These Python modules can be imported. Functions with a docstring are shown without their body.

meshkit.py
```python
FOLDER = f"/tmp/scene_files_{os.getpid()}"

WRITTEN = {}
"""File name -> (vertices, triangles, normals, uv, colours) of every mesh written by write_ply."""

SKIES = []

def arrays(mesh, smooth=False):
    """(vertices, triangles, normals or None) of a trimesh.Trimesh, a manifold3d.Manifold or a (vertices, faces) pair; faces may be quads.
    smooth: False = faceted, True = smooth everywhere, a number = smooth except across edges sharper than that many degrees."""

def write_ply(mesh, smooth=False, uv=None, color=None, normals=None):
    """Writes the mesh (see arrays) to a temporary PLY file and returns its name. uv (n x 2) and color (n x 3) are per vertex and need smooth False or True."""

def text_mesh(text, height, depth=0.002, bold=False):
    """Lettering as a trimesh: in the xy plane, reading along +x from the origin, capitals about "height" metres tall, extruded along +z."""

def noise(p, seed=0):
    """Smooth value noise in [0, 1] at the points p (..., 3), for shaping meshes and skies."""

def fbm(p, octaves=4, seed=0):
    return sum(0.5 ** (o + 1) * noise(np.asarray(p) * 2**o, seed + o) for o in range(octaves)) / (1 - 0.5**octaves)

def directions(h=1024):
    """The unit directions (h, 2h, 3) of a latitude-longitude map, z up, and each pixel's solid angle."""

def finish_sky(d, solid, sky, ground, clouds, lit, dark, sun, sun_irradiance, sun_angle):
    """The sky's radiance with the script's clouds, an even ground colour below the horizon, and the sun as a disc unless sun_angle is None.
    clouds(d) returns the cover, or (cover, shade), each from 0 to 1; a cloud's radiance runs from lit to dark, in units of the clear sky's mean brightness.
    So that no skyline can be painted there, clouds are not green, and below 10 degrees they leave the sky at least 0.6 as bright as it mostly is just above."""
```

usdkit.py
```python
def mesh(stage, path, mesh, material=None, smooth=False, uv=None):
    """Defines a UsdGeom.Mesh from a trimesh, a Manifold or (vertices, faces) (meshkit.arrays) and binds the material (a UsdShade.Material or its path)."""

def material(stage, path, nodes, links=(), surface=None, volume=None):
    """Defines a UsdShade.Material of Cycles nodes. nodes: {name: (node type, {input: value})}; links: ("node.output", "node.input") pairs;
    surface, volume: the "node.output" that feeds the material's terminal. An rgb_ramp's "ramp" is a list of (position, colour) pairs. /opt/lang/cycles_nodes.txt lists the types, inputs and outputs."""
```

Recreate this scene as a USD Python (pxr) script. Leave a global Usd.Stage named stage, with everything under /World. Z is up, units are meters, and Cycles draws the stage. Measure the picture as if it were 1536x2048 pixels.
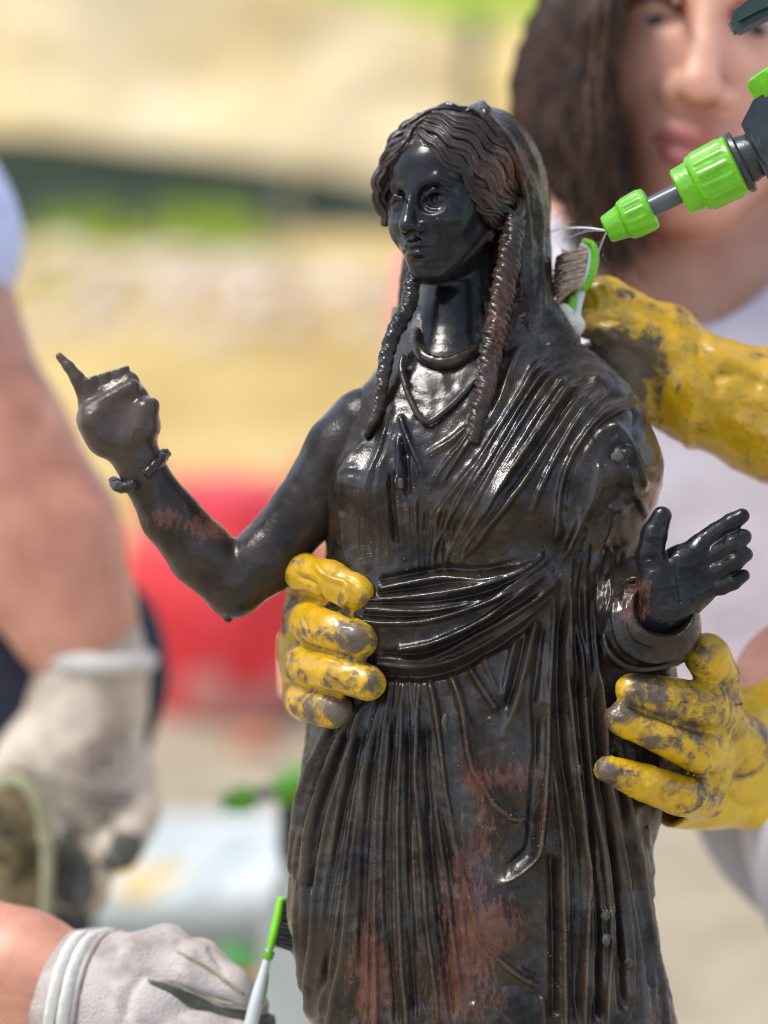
import math, random
import numpy as np, trimesh, usdkit, meshkit
from scipy.spatial import cKDTree
from scipy.ndimage import map_coordinates, gaussian_filter
from pxr import Usd, UsdGeom, UsdLux, UsdShade, Sdf, Gf, Vt

stage = Usd.Stage.CreateInMemory()
UsdGeom.SetStageUpAxis(stage, UsdGeom.Tokens.z)
UsdGeom.SetStageMetersPerUnit(stage, 1.0)
UsdGeom.Xform.Define(stage, '/World')
UsdGeom.Scope.Define(stage, '/World/Looks')

# ------------------------------------------------------------------ camera, sky, sun, exposure
CAM = np.array([0.0, 0.0, 1.0])
PITCH = math.radians(10.0)
DIST = 1.30                                   # metres to the statue's middle plane
K = 0.361 / 1536 / DIST                       # tangent of the view angle per photo pixel
EXPOSURE = 1.1
SUN_EL, SUN_AZ = math.radians(64), math.radians(-104)      # azimuth: atan2(x, y) of the direction to the sun
SUN_INT, SUN_ANGLE, SKY = 0.40, 18.0, 0.12
cam = UsdGeom.Camera.Define(stage, '/World/camera')
cam.AddTranslateOp().Set(Gf.Vec3d(*CAM))
cam.AddRotateXOp().Set(90 - math.degrees(PITCH))
FOCAL = 50.0
cam.CreateHorizontalApertureAttr(1536 * K * FOCAL)
cam.CreateVerticalApertureAttr(2048 * K * FOCAL)
cam.CreateFocalLengthAttr(FOCAL)
cam.CreateFStopAttr(FOCAL / 30.0)             # lens opening of 30 mm
cam.CreateFocusDistanceAttr(1.258)
cam.CreateExposureAttr(EXPOSURE)
cam.CreateClippingRangeAttr(Gf.Vec2f(0.05, 500))
sky_mat = usdkit.material(stage, '/World/Looks/sky_air', {
    's': ('sky_texture', {'sky_type': 'single_scattering', 'sun_disc': False, 'sun_elevation': SUN_EL, 'sun_rotation': SUN_AZ, 'aerosol_density': 2.0}),
    'h': ('hsv', {'saturation': 0.72, 'value': 1.0}),
    'b': ('background_shader', {'strength': SKY})}, [('s.color', 'h.color'), ('h.color', 'b.color')], surface='b.background')
dome = UsdLux.DomeLight.Define(stage, '/World/sky')
UsdShade.MaterialBindingAPI.Apply(dome.GetPrim()).Bind(sky_mat)
dome.GetPrim().SetCustomDataByKey('kind', 'structure')
sun = UsdLux.DistantLight.Define(stage, '/World/sun')
sun.CreateNormalizeAttr(True); sun.CreateIntensityAttr(SUN_INT); sun.CreateAngleAttr(SUN_ANGLE)
sun.CreateColorAttr(Gf.Vec3f(1.0, 0.955, 0.90))
sd = np.array([math.sin(SUN_AZ) * math.cos(SUN_EL), math.cos(SUN_AZ) * math.cos(SUN_EL), math.sin(SUN_EL)])
_z = sd; _x = np.cross([0, 0, 1.0], _z); _x /= np.linalg.norm(_x); _y = np.cross(_z, _x)
sun.AddTransformOp().Set(Gf.Matrix4d(*_x, 0, *_y, 0, *_z, 0, 0, 0, 0, 1))

# ------------------------------------------------------------------ helpers
# working frame: x right, y away from the lens, z up, origin at the lens, tilted with it; to_world turns it into the world
FWD = np.array([0, math.cos(PITCH), -math.sin(PITCH)])
UP = np.array([0, math.sin(PITCH), math.cos(PITCH)])
RIGHT = np.array([1.0, 0, 0])
ROT = np.stack([RIGHT, FWD, UP], 1)

def to_world(v):
    return np.asarray(v, float) @ ROT.T + CAM

def to_frame(w):
    return (np.asarray(w, float) - CAM) @ ROT

def P(px, py, d=0.0):
    """the point seen at photo pixel (px, py), d metres beyond the statue's middle plane"""
    y = DIST + d
    return np.array([(px - 768) * K * y, y, (1024 - py) * K * y])

def S(px, d=0.0):
    """metres of px photo pixels at that depth"""
    return px * K * (DIST + d)

def pix(v):
    return 768 + v[..., 0] / v[..., 1] / K, 1024 - v[..., 2] / v[..., 1] / K

def ground_at(px, py, z=0.0):
    """world point where the sight line through the pixel meets height z"""
    r = FWD + RIGHT * (px - 768) * K + UP * (1024 - py) * K
    return CAM + r * (z - CAM[2]) / r[2]

ORIGIN, USED = {}, {}

def numbered(parent, name):
    key = (parent, name); n = USED.get(key, 0); USED[key] = n + 1
    return f'{parent}/{name}' + (f'_{n:03d}' if n else '')

def tag(prim, label=None, cat=None, group=None, kind=None):
    p = prim.GetPrim() if hasattr(prim, 'GetPrim') else prim
    for k, v in (('label', label), ('category', cat), ('group', group), ('kind', kind)):
        if v: p.SetCustomDataByKey(k, v)
    return prim

def thing(name, label, cat, loc, group=None, kind=None):
    path = numbered('/World', name)
    x = UsdGeom.Xform.Define(stage, path); x.AddTranslateOp().Set(Gf.Vec3d(*map(float, loc)))
    ORIGIN[path] = np.array(loc, float)
    tag(x, label, cat, group, kind)
    return path

def obj(name, mesh, mat, parent='/World', smooth=40, vals=None, world=False):
    """one Mesh prim; the mesh is in the working frame unless world"""
    path = numbered(parent, name)
    root = '/'.join(path.split('/')[:3])
    v, f, n = meshkit.arrays(mesh, smooth if vals is None else True)
    if not world:
        v = to_world(v); n = None if n is None else n @ ROT.T
    v = v - ORIGIN.get(root, np.zeros(3))
    m = UsdGeom.Mesh.Define(stage, path)
    m.CreatePointsAttr(Vt.Vec3fArray.FromNumpy(v.astype(np.float32)))
    m.CreateFaceVertexCountsAttr(Vt.IntArray.FromNumpy(np.full(len(f), 3, np.int32)))
    m.CreateFaceVertexIndicesAttr(Vt.IntArray.FromNumpy(f.astype(np.int32).ravel()))
    m.CreateSubdivisionSchemeAttr('none')
    if n is not None:
        m.CreateNormalsAttr(Vt.Vec3fArray.FromNumpy(n.astype(np.float32))); m.SetNormalsInterpolation('vertex')
    for k, a in (vals or {}).items():
        UsdGeom.PrimvarsAPI(m).CreatePrimvar(k, Sdf.ValueTypeNames.FloatArray, 'vertex').Set(Vt.FloatArray.FromNumpy(np.asarray(a, np.float32)))
    UsdShade.MaterialBindingAPI.Apply(m.GetPrim()).Bind(UsdShade.Material.Get(stage, mat) if isinstance(mat, str) else mat)
    return path

def join(parts):
    vs, fs, n = [], [], 0
    for p in parts:
        v, f, _ = meshkit.arrays(p, False)
        vs.append(v); fs.append(f + n); n += len(v)
    return np.vstack(vs), np.vstack(fs)

def spline(pts, n):
    """Catmull-Rom through the points (m, k), n samples"""
    p = np.asarray(pts, float)
    if p.ndim == 1: p = p[:, None]
    if len(p) == 2:
        t = np.linspace(0, 1, n)[:, None]; return p[0] * (1 - t) + p[1] * t
    q = np.vstack([2 * p[0] - p[1], p, 2 * p[-1] - p[-2]])
    seg = np.concatenate([[0], np.cumsum(np.linalg.norm(np.diff(p, axis=0), axis=1) + 1e-9)])
    u = np.interp(np.linspace(0, seg[-1], n), seg, np.arange(len(p)))
    i = np.minimum(u.astype(int), len(p) - 2); t = (u - i)[:, None]
    a, b, c, d = q[i], q[i + 1], q[i + 2], q[i + 3]
    return 0.5 * (2 * b + (c - a) * t + (2 * a - 5 * b + 4 * c - d) * t**2 + (3 * b - a - 3 * c + d) * t**3)

def tube(path, radius, seg=12, n=None, grooves=0, twist=0.0, depth=0.0, flat=1.0, flat_dir=None, cap=True, wob=0.0, seed=0, power=1.0):
    """a round or grooved rope along a smooth path; radius: one value or one per control point"""
    path = np.asarray(path, float)
    n = n or max(8, len(path) * 6)
    c = spline(path, n)
    r = np.full(n, float(radius)) if np.ndim(radius) == 0 else np.interp(np.linspace(0, 1, n), np.linspace(0, 1, len(radius)), radius)
    t = np.gradient(c, axis=0); t /= np.linalg.norm(t, axis=1, keepdims=True) + 1e-12
    u = np.cross(t[0], flat_dir if flat_dir is not None else ([0, 1, 0] if abs(t[0][1]) < .9 else [1, 0, 0]))
    u /= np.linalg.norm(u)
    us = []
    for k in range(n):
        u = (np.cross(t[k], flat_dir) if flat_dir is not None else u - t[k] * (u @ t[k])); u = u / (np.linalg.norm(u) + 1e-12); us.append(u)
    us = np.array(us); ws = np.cross(t, us)
    length = np.concatenate([[0], np.cumsum(np.linalg.norm(np.diff(c, axis=0), axis=1))])
    phi = np.linspace(0, 2 * np.pi, seg, endpoint=False)
    ph = phi[None, :]; rr = r[:, None] * np.ones((1, seg))
    if grooves:
        g = np.abs(np.cos(0.5 * (grooves * ph + twist * length[:, None] / r.mean())))**power
        rr = rr * (1 - depth + depth * g)
    if wob:
        rr = rr * (1 + wob * (meshkit.noise(np.stack([np.cos(ph) + 0 * rr, np.sin(ph) + 0 * rr, length[:, None] / r.mean() + 0 * rr], -1) * 1.3, seed) - .5))
    v = c[:, None] + (us[:, None] * (np.cos(ph) * rr)[..., None] + ws[:, None] * (np.sin(ph) * rr * flat)[..., None])
    v = v.reshape(-1, 3)
    i = np.arange(n - 1)[:, None] * seg; j = np.arange(seg)[None]; j2 = (j + 1) % seg
    q = np.stack([i + j, i + j2, i + seg + j2, i + seg + j], -1).reshape(-1, 4)
    f = np.vstack([q[:, [0, 1, 2]], q[:, [0, 2, 3]]])
    if cap:
        v = np.vstack([v, c[0] - t[0] * r[0] * .35, c[-1] + t[-1] * r[-1] * .35]); a = len(v) - 2; jj = np.arange(seg); k2 = (jj + 1) % seg
        f = np.vstack([f, np.stack([np.full(seg, a), k2, jj], 1), np.stack([np.full(seg, a + 1), (n - 1) * seg + jj, (n - 1) * seg + k2], 1)])
    return v, f

def lathe(profile, axis0, axis1, seg=32, ribs=0, rib_depth=0.0, rib_span=None):
    """profile: (t, r) along the line axis0 -> axis1, t in metres; ribs raise narrow bars along the axis within rib_span"""
    a, b = np.asarray(axis0, float), np.asarray(axis1, float)
    t = (b - a) / np.linalg.norm(b - a)
    u = np.cross(t, [0, 1, 0] if abs(t[1]) < .9 else [1, 0, 0]); u /= np.linalg.norm(u); w = np.cross(t, u)
    pr = np.asarray(profile, float)
    if ribs:
        seg = ribs * 8; e = .002 * .3; at_ = np.array([rib_span[0] - e, rib_span[0] + e, rib_span[1] - e, rib_span[1] + e])
        i0 = int(np.searchsorted(pr[:, 0], rib_span[0])); pr = np.vstack([pr[:i0], np.stack([at_, np.interp(at_, pr[max(i0 - 1, 0):i0 + 1, 0], pr[max(i0 - 1, 0):i0 + 1, 1])], 1), pr[i0:]])
    ph = np.linspace(0, 2 * np.pi, seg, endpoint=False)
    rr = np.repeat(pr[:, 1:2], seg, 1)
    if ribs:
        on = (np.arange(seg) % 8 < 3)[None] & ((pr[:, 0:1] > rib_span[0]) & (pr[:, 0:1] < rib_span[1]))
        rr = rr + on * rib_depth
    v = (a + t * pr[:, 0:1])[:, None] + (u * np.cos(ph)[:, None] + w * np.sin(ph)[:, None])[None] * rr[..., None]
    n = len(pr); v = v.reshape(-1, 3)
    i = np.arange(n - 1)[:, None] * seg; j = np.arange(seg)[None]; j2 = (j + 1) % seg
    q = np.stack([i + j, i + j2, i + seg + j2, i + seg + j], -1).reshape(-1, 4)
    f = np.vstack([q[:, [0, 1, 2]], q[:, [0, 2, 3]]])
    return v, f

# ------------------------------------------------------------------ distance-field sculpting
def ell(c, r, R=None):
    c = np.asarray(c, float); r = np.asarray(r, float) * np.ones(3)
    def f(x, y, z):
        p = [x - c[0], y - c[1], z - c[2]]
        if R is not None:
            p = [p[0] * R[0][k] + p[1] * R[1][k] + p[2] * R[2][k] for k in range(3)]
        k0 = np.sqrt((p[0] / r[0])**2 + (p[1] / r[1])**2 + (p[2] / r[2])**2)
        k1 = np.sqrt((p[0] / r[0]**2)**2 + (p[1] / r[1]**2)**2 + (p[2] / r[2]**2)**2) + 1e-9
        return k0 * (k0 - 1) / k1
    m = r.max() if R is not None else r
    return f, c - m, c + m

def cone(a, b, ra, rb):
    a, b = np.asarray(a, float), np.asarray(b, float); ab = b - a; L = ab @ ab + 1e-15
    def f(x, y, z):
        t = np.clip(((x - a[0]) * ab[0] + (y - a[1]) * ab[1] + (z - a[2]) * ab[2]) / L, 0, 1)
        return np.sqrt((x - a[0] - t * ab[0])**2 + (y - a[1] - t * ab[1])**2 + (z - a[2] - t * ab[2])**2) - (ra + (rb - ra) * t)
    m = max(ra, rb)
    return f, np.minimum(a, b) - m, np.maximum(a, b) + m

class Vol:
    def __init__(self, lo, hi, h):
        self.lo, self.h = np.asarray(lo, float), h
        self.n = np.ceil((np.asarray(hi, float) - self.lo) / h).astype(int) + 1
        self.f = np.full(self.n, 0.05, np.float32)
    def add(self, shape, k=0.003, cut=False, also=None):
        fn, lo, hi = shape
        m = k * 1.5 + 3 * self.h
        i0 = np.clip(np.floor((lo - m - self.lo) / self.h).astype(int), 0, self.n - 1)
        i1 = np.clip(np.ceil((hi + m - self.lo) / self.h).astype(int) + 1, 1, self.n)
        if np.any(i1 <= i0): return self
        ax = [(self.lo[d] + np.arange(i0[d], i1[d]) * self.h).astype(np.float32) for d in range(3)]
        x, y, z = ax[0][:, None, None], ax[1][None, :, None], ax[2][None, None, :]
        b = fn(x, y, z).astype(np.float32)
        s = tuple(slice(i0[d], i1[d]) for d in range(3)); a = self.f[s]
        k = max(k, 1e-6)
        if cut:
            b = -b; g = np.clip(.5 - .5 * (b - a) / k, 0, 1); self.f[s] = a * g + b * (1 - g) + k * g * (1 - g)
        else:
            g = np.clip(.5 + .5 * (b - a) / k, 0, 1); self.f[s] = b * (1 - g) + a * g - k * g * (1 - g)
        return self
    def chain(self, pts, rs, k=0.003, cut=False):
        for q in range(len(pts) - 1):
            self.add(cone(pts[q], pts[q + 1], rs[q], rs[q + 1]), k, cut)
        return self
    def smooth(self, s):
        self.f = gaussian_filter(self.f, s); return self
    def hit(self, px, py, d0=-.2, d1=.2, n=400):
        """depth offset of the first surface along the sight lines"""
        px, py = np.atleast_1d(px).astype(float), np.atleast_1d(py).astype(float)
        ds = np.linspace(d0, d1, n); y = (DIST + ds)[None]
        q = np.stack([(px - 768)[:, None] * K * y, y + 0 * px[:, None], (1024 - py)[:, None] * K * y], -1)
        val = map_coordinates(self.f, np.moveaxis((q - self.lo) / self.h, -1, 0), order=1, mode='constant', cval=.05)
        inside = val < 0
        return np.where(inside.any(1), ds[inside.argmax(1)], np.nan)
    def mesh(self):
        f = np.pad(self.f, 1, constant_values=.05); lo = self.lo - self.h
        s = f < 0
        c = s[:-1, :-1, :-1].astype(np.uint8)
        cnt = sum(s[a:a + f.shape[0] - 1, b:b + f.shape[1] - 1, e:e + f.shape[2] - 1].astype(np.uint8) for a in (0, 1) for b in (0, 1) for e in (0, 1))
        act = (cnt > 0) & (cnt < 8)
        idx = np.full(act.shape, -1, np.int64); cells = np.argwhere(act); idx[act] = np.arange(len(cells))
        acc, num = np.zeros((len(cells), 3)), np.zeros(len(cells))
        I, J, L = cells.T
        for axis in range(3):
            o = [a for a in range(3) if a != axis]
            for b0 in (0, 1):
                for b1 in (0, 1):
                    off = np.zeros(3, int); off[o[0]], off[o[1]] = b0, b1
                    e = off.copy(); e[axis] = 1
                    fa = f[I + off[0], J + off[1], L + off[2]]; fb = f[I + e[0], J + e[1], L + e[2]]
                    on = (fa < 0) != (fb < 0)
                    t = np.where(on, fa / np.where(on, fa - fb, 1), 0)
                    pos = np.tile(off.astype(float), (len(cells), 1)); pos[:, axis] += t
                    acc += pos * on[:, None]; num += on
        v = (cells + acc / np.maximum(num, 1)[:, None]) * self.h + lo
        quads = []
        for axis in range(3):
            o = [(axis + 1) % 3, (axis + 2) % 3]
            sl0 = [slice(None)] * 3; sl1 = [slice(None)] * 3
            sl0[axis] = slice(0, -1); sl1[axis] = slice(1, None)
            ch = s[tuple(sl0)] != s[tuple(sl1)]
            pts = np.argwhere(ch)
            pts = pts[(pts[:, o[0]] > 0) & (pts[:, o[1]] > 0) & (pts[:, o[0]] < idx.shape[o[0]]) & (pts[:, o[1]] < idx.shape[o[1]])]
            e0, e1 = np.eye(3, dtype=int)[o[0]], np.eye(3, dtype=int)[o[1]]
            g = lambda q: idx[q[:, 0], q[:, 1], q[:, 2]]
            q4 = np.stack([g(pts - e0 - e1), g(pts - e1), g(pts), g(pts - e0)], 1)
            ins = s[pts[:, 0], pts[:, 1], pts[:, 2]]
            q4[~ins] = q4[~ins][:, ::-1]
            quads.append(q4)
        q = np.vstack(quads); q = q[(q >= 0).all(1)]
        return v, np.vstack([q[:, [0, 1, 2]], q[:, [0, 2, 3]]])

def normals(v, f):
    return meshkit.arrays((v, f), True)[2]

def half(point, normal, lo, hi):
    p0 = np.asarray(point, float); n_ = np.asarray(normal, float); n_ = n_ / np.linalg.norm(n_)
    return (lambda x, y, z: -((x - p0[0]) * n_[0] + (y - p0[1]) * n_[1] + (z - p0[2]) * n_[2])), np.minimum(lo, hi), np.maximum(lo, hi)

def relax(m, n=2):
    t = trimesh.Trimesh(m[0], m[1], process=False); trimesh.smoothing.filter_taubin(t, iterations=n * 2); return np.array(t.vertices), m[1]

def rough(m, amp, scale, seed=0, octaves=3):
    v, f = m; return v + normals(v, f) * ((meshkit.fbm(v * scale, octaves, seed) - .5) * 2 * amp)[:, None], f

# ------------------------------------------------------------------ relief drawn as strokes over the statue's front and as patina blobs
class Relief:
    def __init__(self, w=1536, h=2700, step=2.0):
        self.s = step; self.a = np.zeros((int(h / step), int(w / step)), np.float32)
    def stroke(self, pts, amp, w, w2=None, taper=(.15, .15), flat=0.0):
        """amp > 0 raises a ridge, < 0 cuts a groove; w, w2: half widths in px left and right of the travel"""
        w2 = w if w2 is None else w2; m = max(w, w2) * 2.6 + flat
        c = spline(pts, max(12, int(np.abs(np.diff(np.asarray(pts, float), axis=0)).sum() / 4)))
        T = np.gradient(c, axis=0); T /= np.linalg.norm(T, axis=1, keepdims=True) + 1e-9
        x0, y0 = np.maximum(((c.min(0) - m) / self.s).astype(int), 0); x1, y1 = ((c.max(0) + m) / self.s).astype(int) + 1
        x1, y1 = min(x1, self.a.shape[1]), min(y1, self.a.shape[0])
        if x1 <= x0 or y1 <= y0: return self
        gx, gy = np.meshgrid(np.arange(x0, x1) * self.s, np.arange(y0, y1) * self.s)
        d, i = cKDTree(c).query(np.stack([gx.ravel(), gy.ravel()], 1), distance_upper_bound=m)
        ok = np.isfinite(d); i = np.minimum(i, len(c) - 1)
        dx, dy = gx.ravel() - c[i, 0], gy.ravel() - c[i, 1]
        side = dx * T[i, 1] - dy * T[i, 0]
        ww = np.where(side > 0, w, w2); d = np.maximum(np.where(ok, d, 1e9) - flat, 0)
        u = i / (len(c) - 1); ss = lambda t: np.clip(t, 0, 1)**2 * (3 - 2 * np.clip(t, 0, 1))
        env = ss(u / taper[0] if taper[0] else 1 + 0 * u) * ss((1 - u) / taper[1] if taper[1] else 1 + 0 * u)
        self.a[y0:y1, x0:x1] += (amp * env * np.exp(-np.minimum((d / ww)**2, 60))).reshape(gx.shape)
        return self
    def blob(self, x, y, rx, ry, amp, power=2, rot=0):
        gx, gy = np.meshgrid(np.arange(self.a.shape[1]) * self.s, np.arange(self.a.shape[0]) * self.s)
        c, s = math.cos(rot), math.sin(rot); X, Y = gx - x, gy - y
        q = ((X * c + Y * s) / rx)**2 + ((-X * s + Y * c) / ry)**2
        self.a += (amp * np.exp(-np.minimum(q**(power / 2), 60))).astype(np.float32); return self
    def at(self, v):
        x, y = pix(v)
        return map_coordinates(self.a, [y / self.s, x / self.s], order=1, mode='nearest')

# ------------------------------------------------------------------ materials
def M(name, nodes, links, surface='p.BSDF', volume=None):
    return usdkit.material(stage, '/World/Looks/' + name, nodes, links, surface=surface, volume=volume)

POS = {'g': ('geometry', {})}

def noisy(name, c1, c2, scale=20, rough=.6, lo=.35, hi=.65, bump=0.0, bump_scale=200, detail=4, **extra):
    """two tones mixed by noise, with fine relief"""
    n = {**POS, 'n': ('noise_texture', {'scale': scale, 'detail': detail, 'roughness': .6}), 'r': ('rgb_ramp', {'ramp': [(lo, c1), (hi, c2)]}),
         'p': ('principled_bsdf', {'roughness': rough, **extra})}
    l = [('g.position', 'n.vector'), ('n.fac', 'r.fac'), ('r.color', 'p.base_color')]
    if bump:
        n['n2'] = ('noise_texture', {'scale': bump_scale, 'detail': 3}); n['b'] = ('bump', {'strength': bump, 'distance': .002})
        l += [('g.position', 'n2.vector'), ('n2.fac', 'b.height'), ('b.normal', 'p.normal')]
    return M(name, n, l)

def bronze(name, rl=(.36, .15), dark=(.0045, .0045, .0055), mid=(.0165, .0108, .0068), copper=(.105, .043, .029), wet=1.0, grain=.24):
    n = {**POS, 'a': ('attribute', {'attribute': 'patina'}), 'w': ('attribute', {'attribute': 'wear'}), 'mp': ('mapping', {'scale': (1, 1, .30)}), 'mw': ('mix_color', {'b': (.058, .040, .028)}), 'wn': ('math', {'math_type': 'multiply', 'use_clamp': True}),
         'n1': ('noise_texture', {'scale': 38, 'detail': 5, 'roughness': .62}), 'r1': ('rgb_ramp', {'ramp': [(.36, dark), (.52, mid), (.70, tuple(1.7 * c for c in mid))]}),
         'n2': ('noise_texture', {'scale': 330, 'detail': 8, 'roughness': .82}), 'm2': ('math', {'math_type': 'multiply_add', 'value2': 2.3, 'value3': -1.27}),
         'add': ('math', {'math_type': 'add'}), 'ss': ('map_range', {'from_min': .20, 'from_max': .33, 'to_min': 0, 'to_max': 1, 'clamp': True}),
         'n3': ('noise_texture', {'scale': 90, 'detail': 3}), 'rc': ('rgb_ramp', {'ramp': [(.3, tuple(.55 * c for c in copper)), (.7, copper)]}),
         'mx': ('mix_color', {}),
         'nw': ('noise_texture', {'scale': 55, 'detail': 4, 'roughness': .6}), 'rw': ('map_range', {'from_min': .38, 'from_max': .56, 'to_min': .1 * wet, 'to_max': wet, 'clamp': True}),
         'rr': ('map_range', {'from_min': .3, 'from_max': .7, 'to_min': rl[0], 'to_max': rl[1], 'clamp': True}),
         'nb': ('noise_texture', {'scale': 1300, 'detail': 2, 'roughness': .6}), 'nb2': ('noise_texture', {'scale': 240, 'detail': 4, 'roughness': .6}),
         'ba': ('math', {'math_type': 'multiply_add', 'value2': 1.6}), 'b': ('bump', {'strength': grain, 'distance': .0008}),
         'cb': ('bump', {'strength': grain * .8, 'distance': .0008}),
         'p': ('principled_bsdf', {'metallic': .0, 'ior': 1.44, 'specular_ior_level': .26, 'coat_roughness': .06, 'coat_ior': 1.43})}
    l = [('g.position', f'{k}.vector') for k in ('n1', 'n3', 'nw', 'nb', 'nb2', 'mp')] + [('mp.vector', 'n2.vector'), ('w.fac', 'wn.value1'), ('n1.fac', 'wn.value2'), ('wn.value', 'mw.fac'), ('r1.color', 'mw.a')]
    l += [('n1.fac', 'r1.fac'), ('n2.fac', 'm2.value1'), ('a.fac', 'add.value1'), ('m2.value', 'add.value2'), ('add.value', 'ss.value'), ('n3.fac', 'rc.fac'),
          ('ss.result', 'mx.fac'), ('mw.result', 'mx.a'), ('rc.color', 'mx.b'), ('mx.result', 'p.base_color'),
          ('nw.fac', 'rw.value'), ('rw.result', 'p.coat_weight'), ('nw.fac', 'rr.value'), ('rr.result', 'p.roughness'),
          ('nb2.fac', 'ba.value1'), ('nb.fac', 'ba.value3'), ('ba.value', 'b.height'), ('b.normal', 'p.normal'), ('ba.value', 'cb.height'), ('cb.normal', 'p.coat_normal')]
    return M(name, n, l)

BRONZE = bronze('wet_dark_bronze')
FACE = bronze('smooth_black_bronze', dark=(.0038, .0038, .005), mid=(.0065, .0063, .0075), wet=.5, grain=.10, rl=(.36, .22))
HAIRB = bronze('red_brown_bronze', dark=(.010, .0075, .0065), mid=(.027, .0165, .0125), wet=.8, grain=.24)
ARMB = bronze('brown_bronze', dark=(.007, .006, .0055), mid=(.017, .012, .0085), wet=.6, grain=.22)

def skin(name, c1, c2):
    return noisy(name, c1, c2, scale=26, rough=.46, bump=.16, bump_scale=420, detail=9, subsurface_weight=.25, subsurface_scale=.008, subsurface_radius=(1, .35, .2))
SKIN = skin('skin', (.50, .235, .155), (.62, .33, .235))
SKIN2 = skin('tanned_skin', (.38, .165, .105), (.56, .275, .185))

def muddy(name, col, mud, amount, mscale=58, rough=.24, coat=.6):
    n = {**POS, 'a': ('attribute', {'attribute': 'mud'}), 'n': ('noise_texture', {'scale': mscale, 'detail': 8, 'roughness': .7, 'distortion': .4}),
         'add': ('math', {'math_type': 'add'}), 's': ('map_range', {'from_min': .555 - amount, 'from_max': .665 - amount, 'clamp': True}),
         'n2': ('noise_texture', {'scale': 120, 'detail': 3}), 'r': ('rgb_ramp', {'ramp': [(.3, tuple(.78 * c for c in col)), (.7, col)]}),
         'rm': ('rgb_ramp', {'ramp': [(.35, tuple(.6 * c for c in mud)), (.65, mud)]}), 'mx': ('mix_color', {}),
         'rr': ('map_range', {'to_min': rough, 'to_max': rough + .18}),
         'nb': ('noise_texture', {'scale': 330, 'detail': 3}), 'b': ('bump', {'strength': .18, 'distance': .0015}),
         'p': ('principled_bsdf', {'coat_weight': coat, 'coat_roughness': .09})}
    l = [('g.position', f'{k}.vector') for k in ('n', 'n2', 'nb')] + [('n.fac', 'add.value1'), ('a.fac', 'add.value2'), ('add.value', 's.value'), ('n2.fac', 'r.fac'), ('n2.fac', 'rm.fac'),
         ('s.result', 'mx.fac'), ('r.color', 'mx.a'), ('rm.color', 'mx.b'), ('mx.result', 'p.base_color'), ('s.result', 'rr.value'), ('rr.result', 'p.roughness'), ('nb.fac', 'b.height'), ('b.normal', 'p.normal')]
    return M(name, n, l)

YELLOW = muddy('muddy_yellow_rubber', (.53, .31, .004), (.095, .066, .040), .065, rough=.36, coat=.28)
YELLOW_CLEAN = muddy('yellow_rubber', (.62, .39, .006), (.20, .15, .08), -.10, rough=.3, coat=.3)
GREYGLOVE = noisy('grey_knit', (.24, .20, .175), (.50, .45, .42), scale=34, rough=.8, bump=.6, bump_scale=900, lo=.30, hi=.54, detail=7)
CREAMGLOVE = noisy('cream_knit', (.30, .23, .17), (.62, .55, .45), scale=26, lo=.30, hi=.56, rough=.85, bump=.4, bump_scale=800)
CUFFKNIT = noisy('white_knit', (.58, .57, .52), (.68, .67, .62), scale=40, rough=.85, bump=.5, bump_scale=900)
COATING = noisy('grey_green_coating', (.030, .034, .026), (.085, .088, .066), scale=40, rough=.45, bump=.3, bump_scale=300)
OLIVE = noisy('muddy_olive_foam', (.06, .048, .020), (.26, .20, .10), scale=55, rough=.85, bump=.8, bump_scale=260, lo=.38, hi=.66)
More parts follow.
